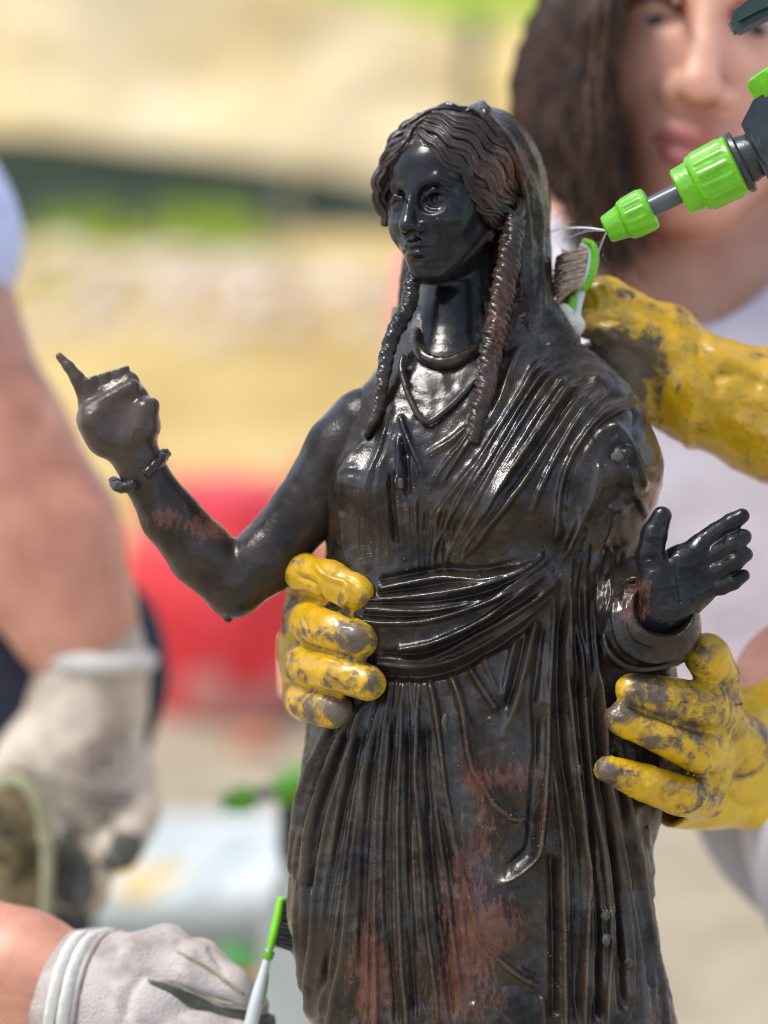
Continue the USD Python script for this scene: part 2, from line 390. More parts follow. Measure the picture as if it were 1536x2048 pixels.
TEE = noisy('white_cotton', (.56, .54, .60), (.66, .64, .70), scale=6, rough=.9, bump=.1, bump_scale=600)
BLUETEE = noisy('pale_blue_cotton', (.50, .55, .80), (.56, .62, .86), scale=6, rough=.9)
GREYSHORTS = noisy('grey_cotton', (.25, .25, .27), (.34, .34, .36), scale=8, rough=.9)
NAVY = noisy('navy_cloth', (.010, .013, .030), (.022, .027, .048), scale=10, rough=.85)
HAIRDARK = noisy('brown_hair', (.010, .006, .0045), (.055, .029, .018), scale=50, rough=.6, lo=.3, hi=.7, specular_ior_level=.25)
HAIRLIGHT = noisy('chestnut_hair', (.030, .015, .009), (.17, .095, .052), scale=25, rough=.5, lo=.3, hi=.7, specular_ior_level=.3)
GOLD = noisy('golden_sand_grain', (.16, .12, .055), (.52, .42, .22), scale=900, rough=.35)
LIP = noisy('lips', (.42, .13, .115), (.48, .17, .15), scale=20, rough=.4)
BROWM = noisy('brow', (.03, .018, .012), (.05, .03, .02), rough=.8)
EYEW = noisy('eye_white', (.34, .29, .27), (.40, .35, .32), rough=.2)
IRIS = noisy('eye_dark', (.012, .008, .006), (.02, .014, .01), rough=.15)
LIME = muddy('lime_plastic', (.125, .44, .008), (.05, .075, .03), -.085, mscale=90, rough=.30, coat=.15)
LIME2 = noisy('bright_lime_plastic', (.14, .49, .010), (.18, .56, .015), scale=60, rough=.3)
BLACKP = noisy('black_plastic', (.010, .014, .017), (.020, .026, .030), scale=70, rough=.32, bump=.1, bump_scale=500)
DARKGREENP = noisy('dark_green_plastic', (.008, .022, .016), (.014, .034, .025), scale=60, rough=.3)
GREYP = noisy('grey_plastic', (.05, .06, .068), (.07, .08, .09), scale=60, rough=.3)
WHITEP = noisy('white_plastic', (.50, .54, .53), (.58, .62, .61), scale=12, rough=.35)
CLOUDYP = noisy('cloudy_plastic', (.50, .57, .60), (.62, .68, .70), scale=6, rough=.35)
BRISTLE = noisy('brown_bristle', (.34, .24, .19), (.60, .46, .38), scale=300, rough=.7)
BRISTLE_TIP = noisy('muddy_bristle', (.035, .022, .017), (.09, .055, .040), scale=300, rough=.6)
BRISTLE_BLACK = noisy('black_bristle', (.010, .010, .010), (.030, .028, .026), scale=300, rough=.5)
RED = noisy('red_plastic', (.52, .010, .022), (.68, .040, .050), scale=9, rough=.42)
REDMUD = noisy('dusty_red_plastic', (.40, .12, .10), (.50, .22, .18), scale=9, rough=.8)
SANDW = noisy('yellow_sand', (.46, .33, .12), (.56, .42, .18), scale=25, rough=.95, bump=.5, bump_scale=200)
TARP = noisy('cream_tarp', (.68, .53, .28), (.76, .66, .45), scale=1.3, rough=.75, lo=.38, hi=.60, detail=3)
TARP2 = noisy('yellow_tarp', (.66, .49, .18), (.78, .62, .29), scale=1.6, rough=.75, detail=3)
NET = noisy('dark_green_net', (.060, .098, .088), (.085, .130, .118), scale=6, rough=.9)
POST = noisy('weathered_post', (.20, .19, .14), (.28, .26, .20), scale=20, rough=.9)
STONE = noisy('pale_stone', (.42, .33, .22), (.66, .56, .42), scale=9, rough=.9, bump=.4, bump_scale=60)
CLAY = noisy('clay_plastic', (.42, .16, .08), (.50, .21, .11), scale=12, rough=.6)
CLAYRED = noisy('red_card', (.40, .09, .07), (.46, .12, .09), scale=12, rough=.6)
WATER = M('clear_water', {'p': ('principled_bsdf', {'base_color': (.85, .88, .92), 'roughness': .15, 'transmission_weight': .3, 'ior': 1.33})}, [])
CRUST = noisy('grey_crust', (.022, .021, .018), (.075, .072, .058), scale=300, rough=.8)
PRINT = noisy('faded_print', (.17, .15, .145), (.26, .235, .22), scale=60, rough=.9)

# ------------------------------------------------------------------ the setting: trench floor, bank, fence of tarps, field
def terrain_z(x, y):
    p = np.stack([x * .9, y * .9, 0 * x], -1)
    ss = lambda t: np.clip(t, 0, 1)**2 * (3 - 2 * np.clip(t, 0, 1))
    z = .36 * ss((y - 4.9) / 1.9) + .02 * np.clip(y - 7, 0, 3) + 1.4 * ss((y - 12) / 30)
    n = meshkit.fbm(p, 5, 3) - .5
    return z + n * (.05 + .10 * ss((y - 4.6) / 1) * (1 - ss((y - 8) / 3)))

ys = np.concatenate([np.linspace(-3, 12, 260), np.geomspace(12.2, 260, 60)])
xs = np.concatenate([-np.geomspace(60, 4.2, 26), np.linspace(-4, 4, 170), np.geomspace(4.2, 60, 26)])
X, Y = np.meshgrid(xs, ys)
X = X * np.where(Y > 12, 1 + (Y - 12) / 60, 1)
Z = terrain_z(X, Y)
nx = len(xs); ii = np.arange(len(ys) - 1)[:, None] * nx; jj = np.arange(nx - 1)[None]
q = np.stack([ii + jj, ii + jj + 1, ii + nx + jj + 1, ii + nx + jj], -1).reshape(-1, 4)
n = {**POS, 'x': ('separate_xyz', {}), 'n': ('noise_texture', {'scale': 2.2, 'detail': 6, 'roughness': .65}), 'r': ('rgb_ramp', {'ramp': [(.32, (.36, .24, .095)), (.5, (.55, .395, .15)), (.68, (.66, .51, .24))]}),
     'n4': ('noise_texture', {'scale': 9, 'detail': 5, 'roughness': .7}), 'r4': ('rgb_ramp', {'ramp': [(.38, (.33, .275, .19)), (.62, (.45, .385, .28))]}),
     'flat': ('map_range', {'from_min': 4.4, 'from_max': 5.2, 'clamp': True}), 'm1': ('mix_color', {}),
     'far': ('map_range', {'from_min': 9, 'from_max': 10, 'clamp': True}), 'm2': ('mix_color', {}), 'n5': ('noise_texture', {'scale': .8, 'detail': 5}),
     'r5': ('rgb_ramp', {'ramp': [(.3, (.20, .30, .02)), (.7, (.36, .44, .04))]}),
     'nb': ('noise_texture', {'scale': 60, 'detail': 5, 'roughness': .7}), 'b': ('bump', {'strength': .6, 'distance': .03}), 'p': ('principled_bsdf', {'roughness': .95, 'specular_ior_level': .2})}
GROUND = M('sandy_ground', n, [('g.position', 'n.vector'), ('g.position', 'n4.vector'), ('g.position', 'n5.vector'), ('g.position', 'nb.vector'), ('g.position', 'x.vector'), ('n.fac', 'r.fac'), ('n4.fac', 'r4.fac'),
     ('x.y', 'flat.value'), ('flat.result', 'm1.fac'), ('r4.color', 'm1.a'), ('r.color', 'm1.b'), ('x.y', 'far.value'), ('far.result', 'm2.fac'), ('m1.result', 'm2.a'), ('n5.fac', 'r5.fac'), ('r5.color', 'm2.b'),
     ('m2.result', 'p.base_color'), ('nb.fac', 'b.height'), ('b.normal', 'p.normal')])
tag(stage.GetPrimAtPath(obj('ground', (np.stack([X, Y, Z], -1).reshape(-1, 3), q), GROUND, smooth=True, world=True)), kind='structure')

def box_mesh(c, s, rz=0.0, bevel=0.0):
    m = trimesh.creation.box(s)
    if bevel:
        s = np.asarray(s); corners = np.array([[a, b, c2] for a in (-1, 1) for b in (-1, 1) for c2 in (-1, 1)])
        pts = np.vstack([corners * (s / 2 - bevel * np.array(o)) for o in ((0, 1, 1), (1, 0, 1), (1, 1, 0))])
        m = trimesh.convex.convex_hull(pts)
    m.apply_transform(trimesh.transformations.rotation_matrix(rz, [0, 0, 1])); m.apply_translation(c)
    return np.array(m.vertices), np.array(m.faces)

def at(px, py, dist):
    """world point on the sight line at that distance along the lens axis"""
    return to_world(P(px, py, dist - DIST))

def tarp(name, label, cols, dist, mat, nu=60, nv=36, seed=0, folds=.035):
    """cols: (px, py top, py bottom) of a cloth hung on the fence; built at its distance with thickness, hanging folds and sag"""
    c = spline(cols, nu); v = np.zeros((nv, nu, 3)); 
    for i in range(nu):
        a, b = at(c[i, 0], c[i, 1], dist), at(c[i, 0], c[i, 2], dist)
        t = np.linspace(0, 1, nv)[:, None]; v[:, i] = a * (1 - t) + b * t
    q = np.stack([v[..., 0] * 5, v[..., 2] * 1.6, 0 * v[..., 0]], -1)
    q2 = np.stack([v[..., 0] * 2 + v[..., 2] * 2.0, v[..., 2] * 4 - v[..., 0], 0 * v[..., 0] + 7], -1)
    v[..., 1] += (meshkit.fbm(q, 3, seed) - .5) * folds * 2.4 + (meshkit.fbm(q2, 3, seed + 5) - .5) * folds * 5
    back = v + np.array([0, .008, 0]); g = np.arange(nu * nv).reshape(nv, nu)
    f = np.stack([g[:-1, :-1], g[1:, :-1], g[1:, 1:], g[:-1, 1:]], -1).reshape(-1, 4); N = nu * nv
    e = np.concatenate([g[0], g[1:, -1], g[-1, -2::-1], g[-2:0:-1, 0]]); e2 = np.roll(e, -1)
    f = np.vstack([f, f[:, ::-1] + N, np.stack([e, e2, e2 + N, e + N], 1)])
    return v.reshape(-1, 3), back.reshape(-1, 3), f

FENCE = 8.2
th = thing('screen_fence', 'low site fence hung with cream tarps over dark green netting behind the bronze statue', 'fence', at(500, 430, FENCE + .1))
def cloth(name, cols, dist, mat, seed, parent, folds=.035):
    a, b, f = tarp(name, '', cols, dist, mat, seed=seed, folds=folds)
    obj(name, (np.vstack([a, b]), f), mat, parent, smooth=True, world=True)
cloth('tarp', [(-500, -420, 260), (-200, -380, 270), (40, -300, 268), (300, -200, 298), (480, -120, 318), (600, -40, 334), (760, 10, 372), (900, 48, 400), (935, 62, 404)], FENCE, TARP, 4, th)
cloth('tarp', [(962, 44, 400), (1080, 40, 390), (1300, 30, 380), (1700, 10, 370)], FENCE + .02, TARP2, 9, th)
cloth('netting', [(-600, 200, 500), (0, 220, 500), (60, 225, 500), (500, 250, 490), (800, 270, 480), (1200, 270, 470), (1800, 260, 470)], FENCE + .14, NET, 12, th, folds=.02)
for px in (-330, 575, 948, 1480):
    a, b = at(px, 500, FENCE + .07), at(px, {948: 60, 575: 372}.get(px, 0), FENCE + .07)
    obj('post', box_mesh((a + b) / 2, (.055, .05, b[2] - a[2] + .1), .2, .006), NET if px == 948 else POST, th, smooth=False, world=True)

# the green field and bushes past the fence, the grass at its foot
rng = np.random.default_rng(7)
def grass(name, label, spots, mat, cat='grass', hk=.36):
    vs, fs, k = [], [], 0
    for (x, y, h, spread, nb) in spots:
        for _ in range(nb):
            bx, by = x + rng.normal(0, spread), y + rng.normal(0, spread * .5)
            z = float(terrain_z(np.array([bx]), np.array([by]))[0]); a = rng.uniform(0, 6.28); l = h * hk * rng.uniform(.45, 1.15); w = .006 + .006 * rng.random()
            lean = np.array([math.cos(a), math.sin(a), 0]) * l * rng.uniform(.1, .5); s = np.array([-math.sin(a), math.cos(a), 0]) * w
            b0 = np.array([bx, by, z - .01])
            vs += [b0 - s, b0 + s, b0 + lean * .4 + [0, 0, l * .6] + s * .8, b0 + lean * .4 + [0, 0, l * .6] - s * .8, b0 + lean + [0, 0, l]]
            fs += [[k, k + 1, k + 2], [k, k + 2, k + 3], [k + 3, k + 2, k + 4]]; k += 5
    p = obj(name, (np.array(vs), np.array(fs)), mat, smooth=False, world=True)
    tag(stage.GetPrimAtPath(p), label, cat, kind='stuff')
LEAF = M('grass_blade', {'o': ('geometry', {}), 'r': ('rgb_ramp', {'ramp': [(0, (.30, .42, .03)), (1, (.55, .66, .07))]}), 'p': ('principled_bsdf', {'roughness': .5}), 't': ('translucent_bsdf', {}), 'm': ('mix_closure', {'fac': .5})},
         [('o.random_per_island', 'r.fac'), ('r.color', 'p.base_color'), ('r.color', 't.color'), ('p.BSDF', 'm.closure1'), ('t.BSDF', 'm.closure2')], surface='m.closure')
spots = []
for px, h, n_ in ((75, .14, 26), (165, .36, 46), (200, .32, 40), (230, .2, 20), (330, .10, 16), (400, .40, 50), (425, .36, 44), (470, .16, 26), (560, .08, 14)):
    w = at(px, 470, 7.8); spots.append((w[0], 7.6 + .25 * rng.random(), h, .07, n_))
for _ in range(26):
    w = at(rng.uniform(20, 330), 560, 7.0); spots.append((w[0], rng.uniform(6.6, 7.4), .06, .05, 14))
grass('grass_tufts', 'bright green grass tufts at the foot of the dark netting', spots, LEAF)
FIELD = LEAF
fs_ = []
for _ in range(420):
    yy = rng.uniform(9, 15); xx = rng.uniform(-1.0, 2.4) * yy / 8
    fs_.append((xx, yy, rng.uniform(.35, .6), .12, 12))
grass('field_grass', 'tall yellow-green grass of the field beyond the fence', fs_, LEAF, hk=.8)

# pale stones lying on the bank, each one a thing
def stone(px, py, size, label, group=None):
    # walk the sight line until it meets the terrain
    r = FWD + RIGHT * (px - 768) * K + UP * (1024 - py) * K
    for s in np.arange(3, 12, .01):
        w = CAM + r * s
        if w[2] < float(terrain_z(np.array([w[0]]), np.array([w[1]]))[0]): break
    m = trimesh.creation.icosphere(3, 1.0); v = np.array(m.vertices)
    sd_ = int(px * 7 + py)
    v = v * (1 + .5 * (meshkit.fbm(v * 1.3 + sd_ % 97, 3, sd_)[:, None] - .5)); v = v * np.array([size, size * .8, size * .6])
    o = thing('stone', label, 'stone', w, group)
    obj('rock', (v + w + [0, 0, size * .25], np.array(m.faces)), STONE, o, smooth=50, world=True)
for px, py, sz, lb in ((280, 552, .085, 'pale round stone brightest on the bank below the grass, left of the raised bronze hand'),
                       (130, 520, .075, 'pale stone on the bank at the far left below the first grass tuft'),
                       (455, 575, .085, 'wide pale stone on the bank under the taller grass tuft'),
                       (515, 540, .07, 'pale pinkish stone on the bank beside the weathered fence post'),
                       (600, 555, .06, 'small pale stone on the bank midway between grass and statue head'),
                       (185, 640, .07, 'low pale stone lowest on the left bank, just above the raised bronze hand'),
                       (690, 560, .06, 'pale stone on the bank nearest the left side of the statue head'),
                       (380, 520, .05, 'small stone half hidden among the grass in the middle of the bank')):
    stone(px, py, sz, lb)

rb = np.random.default_rng(21); ico1 = trimesh.creation.icosphere(1, 1.0); iv, if_ = np.array(ico1.vertices), np.array(ico1.faces); parts = []
for k in range(260):
    x, y = rb.uniform(-1.3, 1.0), rb.uniform(6.2, 7.5); z = float(terrain_z(np.array([x]), np.array([y]))[0]); s_ = rb.uniform(.012, .045)
    parts.append((iv * (1 + .7 * (meshkit.fbm(iv * 1.5, 2, k)[:, None] - .5)) * s_ * [1, .8, .65] + [x, y, z + s_ * .2], if_))
tag(stage.GetPrimAtPath(obj('rubble', join(parts), noisy('rubble', (.40, .28, .20), (.78, .68, .56), scale=6, rough=.9), smooth=False, world=True)), 'loose pale rubble strewn along the top of the sandy bank', 'rubble', kind='stuff')

# ------------------------------------------------------------------ the bronze statue
U = K * DIST
base = to_world(P(985, 2640, 0))
STATUE = thing('bronze_statue', 'wet dark bronze statuette of a veiled woman with raised arm, held by yellow gloves', 'statue', base)

fold = Relief()
def st(pts, a, w, w2=None, **k):
    w2 = w if w2 is None else w2
    if a >= 9:
        if np.mean([p[1] for p in pts]) > 1400:      # skirt: thin crests on nearly flat cloth
            fold.stroke(pts, a * .62, w * .50, w2 * .50, **k); fold.stroke(pts, a * .30, w * 1.5, w2 * 1.5, **k)
        else:
            fold.stroke(pts, a * .72, w * .72, w2 * .72, **k); fold.stroke(pts, a * .40, w * 1.8, w2 * 1.8, **k)
    else:
        fold.stroke(pts, a, w, w2, **k)
def between(A, B, n, amp, w, seed):
    """finer pleats between two traced ones"""
    r_ = np.random.default_rng(seed); A, B = spline(A, 12), spline(B, 12)
    for k in range(n):
        t = (k + 1) / (n + 1) + r_.normal(0, .05); off = gaussian_filter(r_.normal(0, 1, 12), 2) * 6
        c = A * (1 - t) + B * t; c[:, 0] += off; k0 = r_.integers(0, 4); k1 = 12 - r_.integers(0, 3)
        fold.stroke(c[k0:k1], amp * r_.uniform(.6, 1.2), w * r_.uniform(.7, 1.2), w * r_.uniform(.7, 1.2), taper=(.2, .2))
        fold.stroke(c[k0:k1] + [w * 1.6, 0], -amp * .6, w * .8, taper=(.2, .2))
# mantle from the shoulder down across the chest (amp, half width left/right of travel)
st([(1117, 705), (1073, 732), (1044, 781), (1000, 854), (955, 925), (905, 985), (860, 1050), (842, 1110)], 11, 11, 7)
st([(1136, 716), (1088, 745), (1056, 790), (1008, 870), (965, 940), (915, 1010), (872, 1090), (855, 1150)], 9, 6, 6)
st([(1151, 727), (1102, 757), (1068, 800), (1015, 888), (975, 960), (930, 1035), (895, 1110), (885, 1160)], 13, 12, 7)
st([(1180, 752), (1137, 776), (1107, 815), (1063, 879), (1015, 944), (975, 1010), (935, 1080), (915, 1150)], 14, 12, 7)
st([(1165, 742), (1120, 768), (1086, 812), (1040, 884), (995, 955), (952, 1030), (915, 1105)], 7, 5, 5)
st([(1200, 766), (1166, 786), (1137, 825), (1098, 883), (1049, 957), (1003, 1012), (965, 1060), (930, 1120)], 15, 12, 7)
st([(1190, 762), (1150, 785), (1122, 822), (1080, 885), (1030, 955), (985, 1015)], -9, 5, 5)
st([(1125, 716), (1080, 742), (1052, 786), (1004, 862), (960, 932)], -8, 5, 5)
st([(1143, 722), (1096, 752), (1062, 797), (1012, 880), (970, 950), (922, 1025)], -8, 5, 5)
st([(1268, 796), (1210, 825), (1171, 866), (1137, 920), (1117, 976), (1108, 1050), (1100, 1090)], 16, 16, 6, taper=(.05, .1))
st([(1262, 812), (1200, 846), (1165, 890), (1135, 950), (1124, 1010), (1122, 1060)], -12, 8, 12)
st([(1225, 778), (1185, 800), (1150, 845), (1115, 905), (1075, 980), (1050, 1040)], 10, 9, 6)
st([(1190, 913), (1180, 986), (1146, 1060), (1117, 1120)], 10, 10, 6)
st([(1225, 900), (1240, 960), (1270, 1020), (1285, 1040)], 12, 14, 8)
st([(1205, 850), (1235, 880), (1258, 930), (1275, 985)], 12, 14, 8)
st([(1160, 1000), (1140, 1075), (1112, 1130)], 8, 8, 6)
st([(1215, 1000), (1200, 1080), (1175, 1160), (1170, 1260), (1180, 1370)], 8, 12, 8)
st([(1165, 1080), (1148, 1170), (1140, 1280), (1146, 1380)], 11, 10, 7)
st([(1190, 1180), (1188, 1270), (1200, 1380), (1212, 1500)], 9, 9, 7)
# wide chest forms
fold.blob(722, 975, 62, 75, 34); fold.blob(712, 962, 20, 24, 7); fold.blob(1000, 1020, 95, 85, 36); fold.blob(1230, 960, 80, 150, 22); fold.blob(870, 1080, 60, 120, -14)
# tunic folds from the left shoulder and between the breasts
for pts, a, w in (([(789, 796), (775, 850), (765, 900), (752, 965), (748, 1040)], 10, 6), ([(800, 823), (811, 865), (833, 914), (850, 960)], 10, 7), ([(796, 860), (800, 930), (800, 1010), (806, 1100)], 9, 6),
                  ([(770, 905), (768, 985), (775, 1080), (780, 1130)], 7, 5), ([(735, 880), (712, 920), (700, 960)], 5, 7), ([(880, 1010), (868, 1080), (866, 1150)], 9, 6), ([(820, 900), (828, 980), (832, 1060), (835, 1150)], 6, 5),
                  ([(900, 1000), (893, 1070), (892, 1140)], 6, 5), ([(700, 1020), (690, 1080), (700, 1140)], 6, 8), ([(940, 850), (905, 880), (872, 900), (850, 915)], 8, 7), ([(960, 830), (930, 880), (890, 930), (860, 975)], 9, 7),
                  ([(985, 800), (955, 860), (915, 920), (875, 980)], 9, 6), ([(1040, 690), (1020, 740), (1000, 800), (970, 860)], 9, 8), ([(790, 950), (812, 1000), (815, 1060)], 5, 6), ([(735, 1030), (728, 1090), (735, 1150)], 6, 6)):
    st(pts, a, w)
for pts in ([(782, 830), (770, 880), (760, 940)], [(806, 860), (815, 930), (815, 1010)], [(785, 930), (785, 1010), (792, 1100)], [(850, 1010), (850, 1080), (850, 1150)]):
    st(pts, -8, 5)
# rolled edge of the mantle across the waist
st([(690, 1255), (760, 1255), (850, 1245), (950, 1212), (1030, 1168), (1090, 1118), (1125, 1060)], 26, 34, 34, taper=(.0, .3), flat=36)
for pts, a, w, w2 in (([(759, 1177), (818, 1163), (884, 1152), (950, 1156), (1009, 1144), (1060, 1119), (1099, 1083)], 10, 5, 10),
                      ([(740, 1200), (833, 1189), (911, 1177), (982, 1161), (1048, 1134), (1099, 1095)], 11, 5, 8), ([(740, 1216), (833, 1222), (900, 1216), (970, 1197), (1021, 1165), (1068, 1134), (1107, 1103)], 12, 5, 9),
                      ([(720, 1240), (794, 1245), (857, 1240), (927, 1220), (990, 1193), (1040, 1165), (1087, 1138)], 12, 5, 10), ([(800, 1300), (860, 1288), (911, 1267), (970, 1236), (1009, 1204), (1052, 1169), (1107, 1134)], 13, 6, 9),
                      ([(755, 1316), (841, 1322), (896, 1302), (950, 1271), (1009, 1240), (1068, 1197), (1126, 1146)], 11, 6, 8), ([(750, 1330), (833, 1336), (896, 1325), (950, 1300), (1021, 1257), (1080, 1212), (1120, 1170)], 12, 8, 6)):
    st(pts, a, w, w2, taper=(.02, .25))
for pts in ([(745, 1205), (833, 1205), (905, 1197), (975, 1180), (1035, 1150)], [(740, 1229), (800, 1232), (870, 1228), (945, 1208), (1010, 1178)], [(760, 1185), (830, 1177), (900, 1165), (970, 1158)], [(770, 1305), (840, 1306), (900, 1287), (960, 1255), (1030, 1210), (1100, 1155)]):
    st(pts, -10, 5, taper=(.02, .25))
st([(740, 1348), (835, 1354), (900, 1342), (960, 1314), (1030, 1270), (1085, 1228)], -14, 9, taper=(.02, .25))
st([(760, 1160), (830, 1148), (890, 1138), (950, 1140), (1010, 1128), (1062, 1100)], -12, 8, taper=(.02, .25))
# skirt pleats: fan on the left
for pts, a, w, w2 in (([(812, 1345), (806, 1400), (803, 1485), (799, 1570), (796, 1661), (799, 1802), (806, 1943), (817, 2060), (825, 2300)], 15, 6, 13), ([(785, 1345), (778, 1415), (767, 1485), (760, 1560), (753, 1661), (752, 1802), (755, 1943), (757, 2060), (757, 2300)], 15, 6, 14),
                      ([(765, 1380), (757, 1426), (736, 1503), (720, 1600), (708, 1696), (694, 1820), (683, 1925), (662, 2041), (640, 2250)], 16, 14, 7), ([(735, 1390), (718, 1433), (701, 1485), (676, 1577), (651, 1661), (634, 1767), (627, 1872), (620, 1978), (622, 2200)], 16, 13, 7),
                      ([(712, 1400), (701, 1443), (676, 1485), (641, 1591), (613, 1689), (602, 1767), (599, 1872), (612, 2000)], 15, 12, 6), ([(690, 1410), (651, 1471), (620, 1538), (599, 1598), (590, 1661), (582, 1760)], 13, 10, 6),
                      ([(842, 1345), (836, 1420), (834, 1485), (831, 1556), (838, 1626), (848, 1749), (855, 1855), (869, 1960), (880, 2060), (900, 2300)], 13, 7, 12), ([(775, 1420), (778, 1560), (774, 1700), (776, 1850), (783, 2000), (790, 2200)], 6, 5, 5),
                      ([(725, 1520), (732, 1640), (726, 1760), (716, 1900), (706, 2050)], 7, 6, 5), ([(690, 1560), (670, 1680), (660, 1800), (655, 1920), (640, 2040)], 7, 6, 5), ([(655, 1530), (628, 1640), (616, 1740), (612, 1850)], 6, 5, 5),
                      ([(855, 1345), (869, 1400), (880, 1485), (890, 1577), (898, 1619), (912, 1696), (933, 1774), (947, 1830), (964, 1879), (1000, 1921), (1045, 1957), (1090, 1979)], 19, 9, 10),
                      ([(826, 1600), (824, 1750), (828, 1900), (840, 2050)], 6, 5, 5), ([(872, 1560), (880, 1700), (895, 1830), (915, 1950), (940, 2060)], 6, 6, 6), ([(818, 1345), (824, 1420), (822, 1500)], 6, 4, 4), ([(795, 1350), (792, 1420), (788, 1500)], 6, 4, 4)):
    st(pts, a, w, w2, taper=(.06, .06))
for pts in ([(790, 1420), (782, 1560), (778, 1700), (782, 1900), (792, 2060)], [(765, 1440), (742, 1580), (728, 1750), (715, 1950), (705, 2060)], [(728, 1450), (705, 1540), (680, 1660), (660, 1800), (645, 1990)], [(705, 1460), (665, 1560), (637, 1680), (620, 1790)],
            [(818, 1440), (817, 1600), (820, 1800), (832, 2040)], [(675, 1450), (630, 1560), (604, 1670)], [(852, 1440), (858, 1580), (866, 1720), (885, 1880), (905, 2050)]):
    st(pts, -13, 8, taper=(.08, .06))
between([(690, 1400), (620, 1530), (590, 1640), (580, 1760), (592, 1880)], [(735, 1390), (676, 1577), (634, 1767), (620, 1990)], 4, 6, 5, 1)
between([(735, 1390), (676, 1577), (634, 1767), (620, 1990)], [(765, 1380), (720, 1600), (694, 1820), (662, 2041)], 3, 6, 5, 2)
between([(765, 1380), (720, 1600), (694, 1820), (662, 2041)], [(785, 1350), (760, 1560), (752, 1802), (757, 2060)], 3, 6, 5, 3)
between([(785, 1350), (760, 1560), (752, 1802), (757, 2060)], [(812, 1350), (799, 1570), (799, 1802), (817, 2060)], 2, 6, 4, 4)
between([(812, 1350), (799, 1570), (799, 1802), (817, 2060)], [(842, 1350), (831, 1556), (848, 1749), (880, 2060)], 2, 5, 4, 5)
between([(842, 1350), (831, 1556), (848, 1749), (880, 2060)], [(862, 1370), (890, 1577), (933, 1774), (960, 2060)], 3, 6, 5, 6)
between([(1100, 1500), (1122, 1673), (1128, 1902), (1130, 2060)], [(1148, 1478), (1167, 1673), (1174, 1837), (1167, 2060)], 2, 6, 5, 7)
between([(1148, 1478), (1167, 1673), (1174, 1837), (1167, 2060)], [(1177, 1510), (1200, 1673), (1220, 1885), (1213, 2060)], 2, 6, 5, 8)
between([(1177, 1510), (1200, 1673), (1220, 1885), (1213, 2060)], [(1213, 1510), (1246, 1706), (1280, 1902), (1291, 2060)], 2, 6, 6, 9)
between([(1213, 1510), (1246, 1706), (1280, 1902), (1291, 2060)], [(1290, 1600), (1306, 1760), (1330, 1950), (1345, 2060)], 3, 6, 6, 10)
between([(800, 860), (800, 1000), (806, 1140)], [(880, 1000), (868, 1080), (866, 1150)], 3, 5, 5, 11)
between([(735, 900), (722, 1040), (730, 1150)], [(790, 880), (796, 1000), (800, 1140)], 3, 4, 5, 12)
between([(1130, 1010), (1112, 1150), (1120, 1400)], [(1200, 1010), (1172, 1160), (1200, 1400)], 4, 7, 7, 13)
between([(1200, 1010), (1178, 1160), (1205, 1400)], [(1262, 1040), (1240, 1160), (1250, 1400)], 3, 6, 7, 14)
between([(1072, 1250), (1040, 1400), (1060, 1600)], [(1105, 1250), (1098, 1400), (1090, 1600)], 2, 5, 6, 15)
between([(1117, 705), (1044, 781), (955, 925), (842, 1110)], [(1200, 766), (1137, 825), (1003, 1012), (930, 1120)], 6, 5, 4, 16)
# the knee side: hooked folds
st([(890, 1335), (915, 1385), (926, 1430), (942, 1527), (965, 1569), (985, 1605), (1008, 1625), (1030, 1638), (1060, 1637)], 20, 9, 14, taper=(.15, .12))
st([(955, 1520), (985, 1570), (1010, 1600), (1035, 1618), (1062, 1620)], -6, 8, 5)
st([(1107, 1177), (1105, 1300), (1098, 1400), (1096, 1478), (1092, 1576), (1086, 1650), (1078, 1705), (1056, 1734), (1024, 1757), (982, 1774)], 19, 7, 14, taper=(.1, .08))
st([(1075, 1400), (1070, 1520), (1062, 1620), (1056, 1690), (1030, 1722), (990, 1750)], -13, 16, 8)
st([(1072, 1228), (1048, 1333), (1029, 1412), (994, 1495)], 15, 15, 9, taper=(.1, .35)); st([(1033, 1263), (1017, 1333), (1003, 1404)], 11, 8, 7); st([(935, 1330), (974, 1392), (997, 1425)], 12, 8, 8)
st([(905, 1345), (930, 1420), (950, 1480)], 7, 6, 6); st([(962, 1310), (985, 1360), (1003, 1400)], 7, 6, 6)
st([(1052, 1260), (1036, 1340), (1010, 1425)], -8, 6, 6); st([(1085, 1240), (1075, 1330), (1066, 1420)], -8, 7, 7)
st([(960, 1880), (1000, 1905), (1045, 1940), (1090, 1962)], -5, 6, 9)
fold.blob(1000, 1830, 70, 80, 18); fold.blob(1010, 1560, 55, 90, 14)
